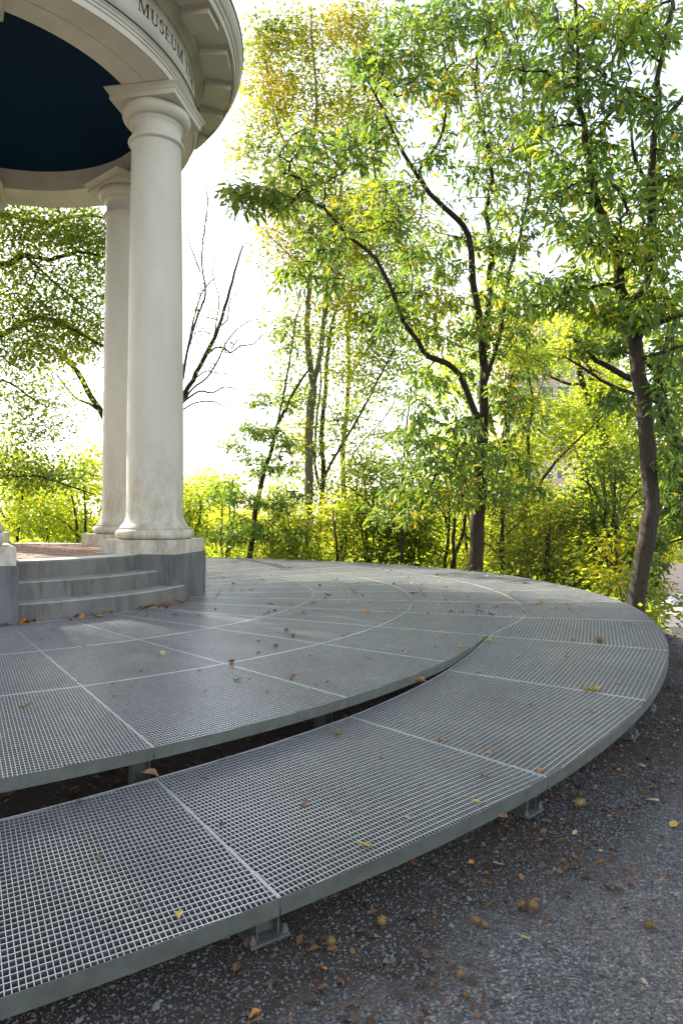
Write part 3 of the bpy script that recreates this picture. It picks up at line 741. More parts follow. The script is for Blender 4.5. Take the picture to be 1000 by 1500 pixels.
        NLEAF += n
    return tr
NLEAF = 0
def lm(pts, Y0, Y1, r0, r1, kd='branch'):
    n = len(pts); return ([(p[0], p[1], Y0+(Y1-Y0)*i/(n-1)) for i, p in enumerate(pts)], r0, r1, kd)

# 1 chestnut beyond the middle of the deck
make_tree('chestnut_tree', 'chestnut tree with forked dark trunk behind the deck edge, one long limb reaching left', 'tree', [
    lm([(697,850),(698,790),(701,740),(703,680),(706,618)], 12.9, 12.8, .155, .105, 'trunk'),
    lm([(706,625),(690,592),(672,548),(650,530),(625,520),(610,500),(588,470),(573,430),(556,395),(535,365),(505,345),(470,305),(430,290)], 12.7, 10.6, .062, .014),
    lm([(706,618),(707,560),(702,500),(697,450),(690,415),(683,345),(664,320),(625,282),(585,222),(555,160),(533,120)], 12.8, 11.6, .085, .014),
    lm([(703,500),(711,450),(714,400),(716,350),(708,310),(716,260),(703,190),(690,120),(700,40),(705,-40)], 12.8, 12.6, .06, .014),
    lm([(708,560),(728,490),(738,430),(744,390),(760,330),(772,250),(760,150),(770,60)], 12.9, 13.6, .045, .012),
    lm([(625,282),(610,250),(640,200),(650,130),(640,60)], 12.2, 12.0, .04, .014)],
    [(640,40,11.2,100,38,1.2,60),(590,100,11,70,45,1.2,50),(720,20,11.5,90,40,1.3,50),(540,85,11.2,40,30,.8,18),
     (390,285,10.4,65,32,.8,42),(350,290,10.4,28,18,.5,10),(460,230,10.8,65,45,.9,45),(535,200,11.2,50,40,.9,24),(480,330,11,60,50,.9,30),(450,415,11.2,55,35,.8,24),
     (570,300,11.6,50,50,.9,26),(640,370,12.2,60,50,1,30),(600,450,12,60,45,1,36),(670,480,12,60,50,1,38),(740,350,12.8,60,70,1.2,44),
     (760,200,13,55,80,1.2,36),(690,240,12.6,50,60,1.1,20),(660,120,12,60,60,1.1,30),(740,460,12.8,60,50,1.1,38),(620,580,12.2,45,45,.9,26),(660,640,12,65,50,1.1,48),
     (750,590,12.8,55,60,1.1,40),(640,710,11.9,75,40,1.1,46),(700,700,12.0,45,60,.9,26),(755,700,12.6,50,50,1,28),(600,650,12.3,40,40,.8,20),(650,130,12,150,110,1.8,60),(700,250,12.6,110,120,1.6,50),(620,470,12.2,110,100,1.5,44),(740,520,12.8,70,120,1.4,36),(560,230,11.6,70,110,1.2,30),(700,20,12.6,170,60,1.6,50),(760,120,13,110,120,1.6,46),(580,380,12,90,80,1.2,26),(580,750,12.5,50,35,.9,22)],
    M['bark_dark'], M['leaf_chestnut'], .158, .38, 15, kind=8, spray=.50, twigr=.0055, droop=.75, nparts=300)
# 2 chestnut at the right edge of the deck
make_tree('chestnut_tree', 'leaning chestnut with curved bare brown trunk right at the right rim of the deck', 'tree', [
    lm([(929,905),(931,880),(937,833),(946,785),(953,745),(952,717),(947,650),(942,600),(934,550),(928,500),(922,467),(914,440)], 8.9, 9.4, .118, .085, 'trunk'),
    lm([(914,440),(903,400),(891,357),(880,315),(871,296),(862,255),(857,231),(850,180),(840,136),(838,80),(836,34),(833,-30)], 9.4, 9.0, .068, .02),
    lm([(916,450),(935,425),(946,400),(949,340),(948,290),(948,230),(952,195),(960,165),(957,112),(966,61),(978,0)], 9.4, 9.2, .07, .022),
    lm([(955,190),(975,165),(1000,130),(1040,90)], 9.6, 9.2, .045, .015),
    lm([(955,150),(925,133),(890,122),(850,112)], 9.7, 9.0, .035, .012),
    lm([(945,270),(925,230),(918,180),(905,130)], 9.7, 9.6, .03, .012),
    lm([(925,500),(955,470),(1000,455),(1040,440)], 9.3, 8.8, .04, .02),
    lm([(930,525),(965,512),(1005,500)], 9.3, 8.8, .035, .015)],
    [(870,40,9,70,50,1,40),(950,40,9.4,60,50,1,40),(830,120,9,50,50,.9,26),(900,150,9.2,60,50,1,36),(975,170,9.2,40,60,.9,26),(850,240,9,60,50,.9,42),
     (920,270,9.4,60,50,1,38),(985,300,9.2,40,70,.9,34),(800,290,9,40,40,.7,24),(860,350,9,60,50,1,44),(930,370,9.2,60,50,1,40),(850,430,9,70,35,1,48),
     (790,420,8.9,45,30,.7,24),(930,450,9,60,35,.9,44),(980,430,9,40,60,.8,28),(790,200,9.2,35,50,.7,14),(975,560,9,35,50,.7,26),(985,660,8.9,25,50,.5,14),(880,470,9,40,25,.6,18),(870,230,9.6,130,230,1.5,90),(960,330,9.8,60,200,1.3,50),(790,60,9.8,90,90,1.4,36),(900,10,9.9,120,60,1.2,36),(760,160,10,60,110,1.3,24)],
    M['bark_dark'], M['leaf_dark'], .15, .39, 11, kind=8, spray=.46, twigr=.0055, droop=.55, nparts=300)
# 3 forked slender tree, golden small leaves, centre
make_tree('slender_tree', 'tall slender grey tree forking at mid height, small golden leaves on top, left of centre', 'tree', [
    lm([(449,835),(451,760),(452,700),(451,640),(453,600),(457,565)], 19, 19, .135, .11, 'trunk'),
    lm([(457,565),(450,525),(447,490),(449,430),(454,370),(450,300),(452,230),(458,150),(452,70),(448,20)], 19, 18.6, .095, .018),
    lm([(457,565),(466,525),(470,480),(476,430),(482,370),(492,300),(502,200),(510,110),(520,30)], 19, 19.4, .08, .018),
    lm([(451,300),(425,240),(400,180),(385,110),(380,60)], 18.8, 18.5, .035, .01),
    lm([(450,420),(425,380),(395,350),(375,330)], 18.8, 18.4, .03, .01),
    lm([(500,220),(530,170),(548,110),(552,60)], 19.3, 19, .03, .01)],
    [(455,50,18.8,65,45,1.2,46),(400,110,18.5,50,60,1.1,40),(375,190,18.4,38,55,.9,26),(440,150,18.8,60,55,1.2,44),(520,70,19,45,50,1,36),(500,160,19,60,60,1.2,46),
     (420,250,18.6,60,45,1.1,34),(380,60,18.5,30,45,.8,14),(540,180,19,45,60,1,34),(480,300,19,80,60,1.3,64),(470,370,19,70,50,1.2,40),(410,360,18.6,45,60,1,28),(470,420,19,60,50,1.2,30),(550,330,19,60,70,1.2,36),(420,470,18.6,40,40,.9,16),(350,230,18.3,18,30,.5,8),(450,180,18.8,100,160,1.8,34),(430,330,18.8,60,80,1.4,30),(370,130,18.5,30,60,.9,14),(520,20,19,60,40,1.2,30),(400,50,18.5,40,40,1,16)],
    M['bark_grey'], M['leaf_gold'], .12, .6, 40, spray=.5, droop=.4, twigr=.0045)
make_tree('slender_tree', 'dark slender double stem close to the right of the tall forked tree', 'tree', [
    lm([(464,835),(468,770),(473,700),(470,640),(474,570),(480,500),(492,440),(510,380)], 19.6, 20, .095, .03, 'trunk'),
    lm([(470,720),(460,680),(462,620),(468,560),(466,520)], 19.7, 20, .05, .02),
    lm([(473,700),(500,650),(530,600),(552,555),(575,510),(600,470)], 19.7, 19, .045, .012)],
    [(490,470,19.6,45,50,1,30),(530,560,19.4,50,50,1,32),(420,560,19.6,35,40,.8,16),(430,640,19.6,35,30,.7,12),(560,440,19.4,50,50,1,34),(500,620,19.6,40,40,.9,18),(480,540,19.6,80,140,1.5,70),(450,700,19.6,60,60,1.2,36),(440,620,19.6,40,80,1,24)],
    M['bark_dark'], M['leaf_mid'], .12, .55, 46, spray=.52, droop=.4)
make_tree('slender_tree', 'thin pale grey tree standing between the double stem and the forked chestnut', 'tree', [
    lm([(498,835),(502,780),(503,720),(501,660),(506,600),(509,540),(507,480),(512,420),(520,350),(530,280)], 20.5, 20.5, .10, .025, 'trunk'),
    lm([(503,700),(520,660),(545,630),(575,590),(580,540)], 20.5, 20, .03, .01),
    lm([(507,560),(530,520),(560,480),(590,400)], 20.5, 20.4, .035, .01)],
    [(540,280,20.4,55,50,1.2,36),(560,380,20,60,50,1.2,40),(510,400,20.4,50,50,1.1,28),(540,500,20,45,40,1,26),(520,690,20,35,40,.8,18),(560,640,20,35,40,.8,14),(600,330,20,50,60,1.2,36),(550,470,20.2,70,150,1.6,80),(530,700,20.4,60,50,1.2,34),(600,520,20,50,60,1.2,34),(480,330,20.4,60,80,1.4,40)],
    M['bark_grey'], M['leaf_mid'], .12, .55, 46, spray=.52, droop=.4)
# 4 young tree right of the columns
make_tree('young_tree', 'young tree with bent thin stem and tiered glossy leaves right of the white columns', 'tree', [
    lm([(362,850),(368,800),(375,750),(384,700),(396,660),(404,625),(420,592),(436,562),(452,540)], 17.2, 16.8, .075, .02, 'trunk'),
    lm([(404,625),(415,570),(425,510),(430,470),(440,440)], 16.9, 16.8, .03, .01),
    lm([(375,750),(350,720),(330,705)], 17.1, 16.8, .02, .008), lm([(384,700),(420,680),(440,672)], 17, 16.7, .02, .008),
    lm([(370,790),(400,760),(425,750)], 17.1, 16.8, .02, .008)],
    [(375,635,16.7,42,16,.9,26),(345,655,16.6,25,12,.6,10),(395,590,16.8,35,18,.7,16),(385,685,16.7,60,18,1,34),(425,650,16.7,30,14,.7,12),(345,720,16.7,45,20,.9,26),
     (400,735,16.7,50,18,.9,30),(370,775,16.7,60,25,1,38),(420,790,16.7,35,20,.8,18),(420,500,16.8,30,35,.7,16),(330,790,16.7,30,20,.8,16)],
    M['bark_dark'], M['leaf_chestnut'], .15, .38, 20, kind=8, spray=.45, droop=.3)
make_tree('young_tree', 'spindly sapling with sparse leaf tiers between the slender trees and forked chestnut', 'tree', [
    lm([(589,850),(589,780),(590,720),(589,680),(592,640),(597,600),(601,565)], 16.2, 16, .05, .012, 'trunk'),
    lm([(589,690),(575,660),(560,640)], 16.1, 15.8, .016, .006), lm([(591,650),(610,620),(625,600)], 16.1, 15.9, .016, .006)],
    [(600,590,16,45,20,.8,20),(565,635,15.9,35,14,.6,12),(620,630,16,30,20,.6,12),(570,690,16,40,18,.7,14),(610,680,16,40,20,.8,16)],
    M['bark_dark'], M['leaf_chestnut'], .13, .32, 10, kind=8, spray=.28, droop=.3)
# 5 leaning tree and dark limbs behind the right chestnut
make_tree('leaning_tree', 'tree leaning left behind the curved brown trunk, ivy dark stem with bare yellow-lit limbs', 'tree', [
    lm([(928,870),(920,810),(915,760),(908,705),(893,660),(872,615),(856,575),(846,540),(838,490),(842,430)], 20, 19, .17, .05, 'trunk'),
    lm([(850,560),(825,558),(800,548),(783,542)], 19.4, 18.6, .05, .015),
    lm([(893,660),(870,650),(850,655)], 19.7, 19, .03, .01),
    lm([(920,810),(890,780),(860,750)], 20, 19.2, .03, .01)],
    [(800,520,18.8,50,30,1,34),(850,470,19,55,40,1.2,44),(880,560,19,40,40,1,26),(900,640,19.4,30,40,.9,24),(930,720,19.6,30,40,.9,26),(820,600,19,40,25,.9,18),(890,740,19.6,30,30,.8,18)],
    M['bark_dark'], M['leaf_bright'], .13, .55, 50, spray=.7, droop=.3)
make_tree('dark_limbed_tree', 'tree at the right picture edge whose dark limbs cross behind the curved brown trunk', 'tree', [
    lm([(1025,900),(1015,800),(1000,700),(985,640),(970,600),(960,560),(975,500),(990,420)], 13, 12.6, .15, .07, 'trunk'),
    lm([(975,600),(950,565),(925,553),(895,538),(870,522),(850,505),(838,495)], 12.8, 12.2, .075, .02),
    lm([(985,640),(960,585),(935,575),(905,567),(878,553),(850,535),(825,520)], 12.8, 12.0, .05, .014),
    lm([(970,560),(950,535),(930,520),(900,505)], 12.8, 12.2, .05, .012)],
    [(960,640,12.6,40,50,1,34),(985,740,12.4,40,50,1,44),(950,800,12.2,25,40,.7,26),(880,500,12.2,50,25,.8,26),(990,520,12.6,40,60,1,34),(900,590,12.4,35,25,.7,16),(948,850,12.0,22,28,.5,14)],
    M['bark_dark'], M['leaf_chestnut'], .15, .38, 22, kind=8, spray=.45, droop=.45)
make_tree('thin_branched_tree', 'thin bare-stemmed tree with yellow leaf tufts left of the pinkish building glimpse', 'tree', [
    lm([(765,850),(768,800),(770,740),(774,690),(772,640),(778,590),(771,540),(766,480)], 16.5, 16.5, .055, .018, 'trunk'),
    lm([(772,740),(800,690),(835,650),(862,625),(885,600),(905,570)], 16.5, 15.6, .035, .01), lm([(774,640),(755,600),(745,560),(748,520)], 16.5, 16.3, .02, .008),
    lm([(778,600),(792,560),(800,520)], 16.5, 16.3, .02, .008)],
    [(765,520,16.4,45,40,.9,28),(820,640,16,30,20,.6,14),(740,580,16.4,25,40,.7,14),(790,600,16.3,30,30,.7,12),(860,610,15.8,30,20,.6,10),(760,670,16.4,30,35,.7,14),(800,740,16.4,30,30,.7,12)],
    M['bark_dark'], M['leaf_bright'], .12, .55, 44, spray=.6, droop=.3)
# 6 bare fan of branches behind the columns
make_tree('bare_branched_tree', 'tree hidden behind the white columns, bare twisting branches fanning out both sides', 'tree', [
    lm([(208,850),(205,800),(200,740),(196,700)], 20, 20, .16, .13, 'trunk'),
    lm([(196,700),(178,660),(152,615),(135,590),(120,562),(105,540),(92,525),(75,510)], 20, 19, .11, .05),
    lm([(152,612),(130,595),(112,588),(95,570),(80,550)], 19.6, 19, .04, .02),
    lm([(198,710),(230,640),(268,580),(290,540),(305,510),(318,480),(330,440),(340,400),(352,360)], 20, 19.4, .085, .022),
    lm([(268,590),(290,575),(310,577),(328,568),(346,572)], 19.7, 19.2, .034, .014),
    lm([(262,600),(280,572),(300,556),(318,528),(332,498),(352,478),(366,470)], 19.8, 19.3, .035, .012),
    lm([(235,640),(262,560),(275,500),(286,450),(300,420),(318,405)], 19.9, 19.5, .035, .012),
    lm([(255,610),(285,592),(312,590),(330,598),(348,590)], 19.8, 19.4, .028, .011),
    lm([(300,522),(312,512),(325,510),(336,518),(350,508),(368,505),(385,488)], 19.6, 19, .032, .013),
    lm([(336,514),(345,500),(360,492)], 19.2, 19, .02, .01), lm([(318,480),(330,470),(335,440),(350,425)], 19.5, 19.2, .024, .011),
    lm([(280,560),(300,545),(322,550),(335,545)], 19.7, 19.4, .024, .011),
    lm([(260,590),(272,520),(285,470),(298,430),(292,380),(300,300),(295,270)], 19.7, 19.6, .04, .012), lm([(290,400),(275,360),(268,330)], 19.6, 19.5, .022, .010),
    lm([(310,500),(318,440),(308,400),(322,350)], 19.5, 19.4, .022, .010)],
    [(288,470,19.5,20,60,.8,34),(282,420,19.5,16,30,.6,8),(290,350,19.5,22,80,.6,16),(315,520,19.4,50,60,.8,34),(345,500,19.3,35,45,.7,14),(100,520,19.2,30,20,.6,16)],
    M['bark_dark'], M['leaf_fine'], .09, .5, 8, spray=.4, droop=.3, twigr=.010)
# 7 spreading tree left of the picture, its branches hang behind the temple
make_tree('spreading_tree', 'broad tree beyond the left picture edge whose layered fine-leaved branches hang behind the temple', 'tree', [
    lm([(-210,900),(-205,800),(-195,650),(-185,500),(-180,350),(-175,200)], 14, 14, .27, .15, 'trunk'),
    lm([(-185,520),(-100,440),(-40,400),(10,390),(35,376),(70,385),(110,372),(150,380)], 14, 14.3, .09, .018),
    lm([(-180,380),(-90,335),(0,318),(60,330),(120,318),(175,330)], 14, 14.6, .08, .015),
    lm([(-190,600),(-80,530),(-10,500),(50,470),(90,480),(140,505),(165,520)], 14, 14.8, .08, .015),
    lm([(-195,700),(-80,700),(0,703),(50,700),(90,712),(140,728)], 14, 14.6, .05, .012),
    lm([(-195,640),(-100,600),(-10,560),(50,590),(70,600)], 14, 14.8, .04, .01),
    lm([(30,376),(80,420),(130,460),(165,480)], 14.2, 15, .03, .01)],
    [(60,335,14.4,95,28,1.4,84),(140,350,14.6,40,35,1,40),(20,400,14.2,50,45,1.2,44),(120,420,14.8,50,40,1,42),(50,460,14.4,70,28,1.2,56),(130,490,15,40,28,.9,34),(20,520,14.4,45,35,1,40),
     (80,515,14.8,40,20,.8,22),(15,590,14.6,35,30,.8,18),(60,570,15,30,25,.8,12),(40,640,14.6,45,18,1,24),(70,700,14.6,75,14,1.2,38),(15,680,14.4,30,25,.9,20),(100,610,15,20,20,.6,6),
     (-80,300,14,90,80,2,60),(-100,480,14,80,80,2,60),(-90,650,14,80,60,1.6,30),(-150,150,14,140,110,2.6,120),(-60,130,14.5,120,100,2.4,140),(60,180,14.5,110,70,2.0,110),(-200,0,14,160,120,3,90),(-20,-40,14.5,160,100,2.6,100),(-200,195,13.5,240,150,2.5,330),(-430,80,12,220,160,2.2,220),(-330,190,15.5,220,150,2.2,200)],  # includes unseen crown masses, added to shade the foreground
    M['bark_dark'], M['leaf_fine'], .095, .6, 62, spray=.75, droop=.25)
# trees and shrubs of the slope: placed in metres, each with its own stem and crown
def slope_tree(name, label, cat, x, y, h, rad, leaf, L, n, per, bark='bark_dark', group=None, low=.25, kind=2, W=.55, lean=(0,0), nst=1, spray=None):
    g = float(ground_z(x, y)); lims = []; top = np.array([x+lean[0], y+lean[1], g+h])
    for s in range(nst):
        j = rng.standard_normal(2)*rad*(.35 if nst > 1 else .08)
        p = [np.array([x+j[0]*.15, y+j[1]*.15, g-.1])] + [np.array([x+(lean[0])*f+j[0]*f+rng.normal(0,.04*h*.3), y+lean[1]*f+j[1]*f, g+h*f]) for f in (.25,.5,.72,.9)]
        lims.append((p, .012*h+.012, .01, 'trunk' if s == 0 else 'stem'))
    for q in range(4):
        f = rng.uniform(.3,.7); a = rng.uniform(0, 6.28); b = np.array([x+lean[0]*f, y+lean[1]*f, g+h*f])
        e = b + np.array([math.cos(a)*rad*.8, math.sin(a)*rad*.8, h*.18])
        lims.append(([b, (b+e)/2+np.array([0,0,.04*h]), e], .006*h+.006, .008, 'branch'))
    cl = []
    nb = max(3, int(n/14))
    for q in range(nb):
        f = low + (1-low)*(q+.5)/nb; a = rng.uniform(0, 6.28); env = math.sin(math.pi*min(1, max(.12, (f-low)/(1-low)*.85+.12)))**.6
        rr = rad*env*rng.uniform(.3, .8)
        cl.append((x+lean[0]*f+math.cos(a)*rr, y+lean[1]*f+math.sin(a)*rr, g+h*f, rad*.48*env+.2, rad*.48*env+.2, h*.10+.15, max(3, n//nb)))
    return make_tree(name, label, cat, lims, cl, M[bark], leaf, L, W, per, kind=kind, group=group, px=False, spray=spray or max(.4, rad*.28), droop=.25)
def at(px, Y): return (px-PX)/F*Y
G1 = 'yellow-green shrubs growing on the slope just beyond the deck'
sh = [ # px, Y, height, radius, material, leaf, label
 (330,19.5,3.4,1.2,'leaf_bright',.10,'low bright yellow-green shrub at the far deck edge, first right of the near column'),
 (400,21.0,3.2,1.4,'leaf_bright',.10,'bright shrub behind the bent young tree and the tall forked tree'),
 (470,22.5,3.8,1.4,'leaf_bright',.10,'yellow-lit shrub behind the foot of the slender trees'),
 (545,18.0,3.3,1.3,'leaf_bright',.11,'broad yellow-green shrub left of the spindly sapling foot'),
 (610,17.5,3.4,1.2,'leaf_chestnut',.13,'leafy green shrub between the sapling and the forked chestnut trunk'),
 (655,16.5,3.0,1.1,'leaf_bright',.10,'bright low shrub just left of the forked chestnut trunk'),
 (740,16.0,3.2,1.1,'leaf_bright',.10,'bright shrub just right of the forked chestnut trunk'),
 (800,14.5,1.9,.9,'leaf_gold',.11,'low shrub with orange-brown leaves at the deck rim right of centre'),
 (860,14.0,1.7,1.0,'leaf_mid',.11,'low dark green shrub behind the deck rim left of the curved trunk'),
 (760,18.5,4.6,1.3,'leaf_bright',.11,'tall green shrub behind the orange-leaved bush'),
 (905,12.8,2.2,.5,'leaf_bright',.11,'bright green bush close behind the foot of the curved brown trunk'),
 (922,10.2,.45,.25,'leaf_bright',.09,'small low green bush touching the foot of the curved brown trunk'),
 (885,14.4,4.2,.8,'leaf_chestnut',.12,'tall leafy bush partly hidden behind the curved brown trunk'),
 (900,17.0,4.6,1.2,'leaf_bright',.11,'sunlit bush between the leaning tree and the orange-leaved shrub'),
 (280,18.5,2.9,1.0,'leaf_bright',.10,'bright shrub immediately right of the near white column'),
 (500,17.6,2.2,1.1,'leaf_bright',.10,'low yellow shrub in front of the slender trees'),
 (440,17.4,1.9,1.0,'leaf_bright',.10,'low yellow shrub at the foot of the tall forked tree'),
 (1085,14.5,5.6,1.3,'leaf_fine',.12,'tall dense green bush reaching in from the right picture edge'),
 (820,22.0,5.0,1.5,'leaf_bright',.12,'pale yellow bush below the pinkish building'),
 (700,21.0,5.0,1.6,'leaf_bright',.12,'bright leafy mass directly behind the forked chestnut trunk'),
]
for si, (px_, Y, h, r, lf, L, lab) in enumerate(sh):
    if lf == 'leaf_bright': lf = ('leaf_bright','leaf_mid','leaf_bright','leaf_fine','leaf_mid')[si % 5]
    h *= (1.0,1.25,.85,1.12,.95,1.3)[si % 6]
    slope_tree('shrub', lab, 'shrub', at(px_, Y), Y, h, r, M[lf], L*1.15, int(70*r), 52, group=G1, low=.12, nst=3, spray=.55)
FT = [
 (10,27,8.4,2.8,'leaf_bright','bright yellow tree behind the temple floor at the left picture edge'),
 (80,30,9.0,2.6,'leaf_bright','yellow-green tree with dark leaning stem seen between the left and middle columns'),
 (128,26,7.4,2.2,'leaf_bright','yellow-green tree just left of the middle column'),
 (285,33,9.9,2.6,'leaf_bright','rounded yellow-green tree just right of the near column'),
 (330,45,12.5,3.2,'leaf_far','hazy pale green tree beyond the bent young tree'),
 (250,38,11.0,3.0,'leaf_bright','yellow-green tree hidden mostly behind the near column'),
 (420,38,9.6,3.0,'leaf_far','pale yellow tree low behind the slender trees'),
 (530,44,12.6,3.0,'leaf_far','pale tree in the gap between slender trees and chestnut'),
 (610,36,10.8,3.0,'leaf_bright','yellow-green tree behind the spindly sapling'),
 (680,30,11.5,2.8,'leaf_bright','mid green tree behind the forked chestnut'),
 (735,42,16.0,3.6,'leaf_far','tall pale yellow tree left of the pinkish building'),
 (845,36,11.6,2.8,'leaf_far','orange-yellow tree low in front of the building'),
 (885,30,14.0,2.2,'leaf_bright','tall yellow-green tree behind the leaning tree'),
 (1025,26,15.0,3.0,'leaf_fine','tall dense green tree behind the right chestnut'),
 (1040,22,14.0,3.2,'leaf_fine','green tree beyond the right picture edge with branches in view'),
 (720,27,17.0,3.0,'leaf_bright','tall fine-leaved green tree behind the chestnut crown'),
 (895,24,18.0,2.3,'leaf_bright','high-crowned green tree above the leaning tree'),
]
for (px_, Y, h, r, lf, lab) in FT:
    slope_tree('background_tree', lab, 'tree', at(px_, Y), Y, h, r, M[lf], .12+.003*Y, int(64*r), 62, group='trees growing down the slope', low=.5 if px_ in (1025, 1040) else .2, nst=2, spray=.9)
# far wood on the low ground: many small tree crowns, farther than they can be told apart well
def far_wood():
    PTS = []; 
    for i in range(130):
        Y = rng.uniform(55, 150); x = rng.uniform(-.62, .62)*Y
        g = float(ground_z(x, Y)); h = rng.uniform(7, 12.5); n = 260
        if -.0 < x/Y and x/Y > .24 and Y < 108: continue
        q = unit(rng.standard_normal((n,3)))*(rng.random((n,1))**.35)*np.array([3.6,3.6,h*.45]); PTS.append(q+np.array([x,Y,g+h*.6]))
    P = np.vstack(PTS); n = len(P)
    V, Fq, k = leaves_mesh_data(P, unit(rng.standard_normal((n,3))), unit(rng.standard_normal((n,3))+np.array([0,0,1])), rng.uniform(.7,1.3,n), rng.uniform(.4,.8,n), 4)
    o = link('far_wood', fast_mesh('far_wood', V, Fq, M['leaf_far'], np.repeat(np.clip(rng.normal(.5,.22,n),0,1), k)), None, (0,0,0))
    props(o, 'pale yellow-green wood on the low ground far behind the hill', 'wood', kind='stuff')
far_wood()
print('leaves', NLEAF)

# ------------------------------------------------------------------ building, road and car below the hill
LOW = -9.9
bt = empty('apartment_building', (30, 104, LOW), 'pinkish brick apartment block with pale glazed stair windows glimpsed through the trees', 'building')
bx0, bx1, by = at(742, 104), at(905, 104), 104
mb = MB(); mb.box(((bx0+bx1)/2, by+6, LOW+21), (bx1-bx0, 12, 42)); mb.build('wall', M['bld'], bt)
mb = MB(); mb.box(((bx0+bx1)/2, by+6, LOW+42.3), (bx1-bx0+.6, 12.6, .6)); mb.build('roof', M['concrete'], bt)
for fl in range(13):
    z = LOW + 2.2 + fl*3.1
    for wx in (at(762,104), at(800,104), at(823,104), at(858,104), at(885,104)):
        wide = 3.6 if abs(wx-at(858,104)) < .1 else 1.9
        mb = MB(); 
        for sx_, sz_, dx_, dz_ in ((-wide/2,0,.12,1.9),(wide/2,0,.12,1.9),(0,-.95,wide+.12,.12),(0,.95,wide+.12,.12)): mb.box((wx+sx_, by-.06, z+sz_), (dx_, .2, dz_))
        if wide > 3:
            for q in range(1, 9): mb.box((wx-wide/2+wide*q/9, by-.06, z), (.07, .16, 1.8))
        else: mb.box((wx, by-.06, z), (.06, .16, 1.8))
        wo = mb.build('window', M['bldw'], bt)
        mb = MB(); mb.box((wx, by-.01, z), (wide, .04, 1.86)); mb.build('pane', M['glass'], wo)
mb = MB(); mb.box((at(850,95), 95, LOW+1.0), (16, .5, 2.0)); o = mb.build('low_wall', M['concrete']); props(o, 'low pale wall in front of the pinkish building beyond the deck', 'wall')
mb = MB(); mb.box((at(985,96)+6, 96, LOW+2.2), (22, .6, 4.4)); o = mb.build('brick_wall', M['bld']); props(o, 'pinkish wall behind the parked silver car', 'wall')
mb = MB(); mb.box((45, 84, LOW-.02), (60, 18, .1)); o = mb.build('car_park', M['paving']); o['kind'] = 'structure'
mb = MB(); mb.box((45, 71, LOW-.02), (70, 7, .12)); o = mb.build('road', M['asphalt']); o['kind'] = 'structure'
def car(x, y, z, rz, label):
    c = empty('parked_car', (0,0,0), label, 'car')
    prof = [(-2.1,.35),(-2.15,.62),(-2.0,.84),(-1.35,.95),(-.75,1.38),(.55,1.43),(1.35,1.18),(1.95,1.0),(2.1,.78),(2.12,.38),(1.75,.25),(-1.75,.25)]
    def sect(ws):
        v = []
        for wq, k in ws: v += [(px_*k, wq, .25+(pz-.25)*(1 if abs(wq) < .8 else .97)) for px_, pz in prof]
        return v
    mb = MB(); W_ = [(-.86,.985),(-.80,1),(.80,1),(.86,.985)]; m_ = len(prof); v = []
    for wq, k in W_:
        for px_, pz in prof: v.append((px_*k, wq*(.84 if pz > 1.1 else 1), pz))
    f = [tuple(range(m_)), tuple(3*m_+i for i in reversed(range(m_)))] + [(i*m_+j, (i+1)*m_+j, (i+1)*m_+(j+1) % m_, i*m_+(j+1) % m_) for i in range(3) for j in range(m_)]
    mb.add(v, f); mb.build('body', M['carpaint'], c, bevel=.03)
    for s in (-1, 1):
        for xs in ([(-1.18,.98),(-.72,1.30),(-.15,1.34),(-.15,.98)], [(-.08,.98),(-.08,1.34),(.5,1.35),(1.12,1.14),(1.2,.98)]):
            mb = MB(); a = [(q[0], s*(.868 - max(0, q[1]-.98)*.36), q[1]) for q in xs]; b = [(q[0], s*(.85 - max(0, q[1]-.98)*.36), q[1]) for q in xs]
            k = len(a); mb.add(a+b, [tuple(range(k)), tuple(k+i for i in reversed(range(k)))] + [(i, (i+1) % k, k+(i+1) % k, k+i) for i in range(k)]); mb.build('side_window', M['carglass'], c)
        mb = MB(); mb.box((-2.06, s*.6, .72), (.12, .36, .16)); mb.build('headlight', M['lamp'], c)
        mb = MB(); mb.box((2.04, s*.62, .82), (.12, .3, .2)); mb.build('tail_light', M['redlamp'], c)
        mb = MB(); mb.box((-.95, s*.95, 1.0), (.12, .16, .12)); mb.build('wing_mirror', M['carpaint'], c)
        for xx in (-1.32, 1.3):
            def wheel(r0, r1, w_, mtl, nm, par):
                b = MB(); b.lathe([(r0,-w_/2),(r1*.96,-w_/2),(r1,-w_/2+.02),(r1,w_/2-.02),(r1*.96,w_/2),(r0,w_/2)], (0,0,0), 20, close=True, smooth=False)
                b.v = [(xx+q[0], s*.79+q[2], .31+q[1]) for q in b.v]; return b.build(nm, mtl, par)
            wh = wheel(.19,.31,.2,M['rubber'],'wheel',c); wheel(.02,.19,.17,M['carpaint'],'rim',wh)
    mb = MB(); mb.add([(-1.30,-.66,1.0),(-1.30,.66,1.0),(-.80,.6,1.37),(-.80,-.6,1.37),(-1.27,-.66,.98),(-1.27,.66,.98),(-.77,.6,1.35),(-.77,-.6,1.35)], ((0,1,2,3),(7,6,5,4),(0,3,7,4),(1,5,6,2),(0,4,5,1),(3,2,6,7))); mb.build('windscreen', M['carglass'], c)
    c.location = (x, y, z); c.rotation_euler = (0, 0, rz)
    return c
car(at(1000,84), 84, LOW+.03, math.radians(6), 'silver parked car partly cut off by the right picture edge, far below the hill')
mb = MB(); mb.tube([(at(30,150),150,LOW),(at(30,150),150,14.5)],[1.4,1.1],16); o = mb.build('chimney_stack', M['concrete']); props(o, 'faint pale chimney stack far away low in the left sky', 'chimney')

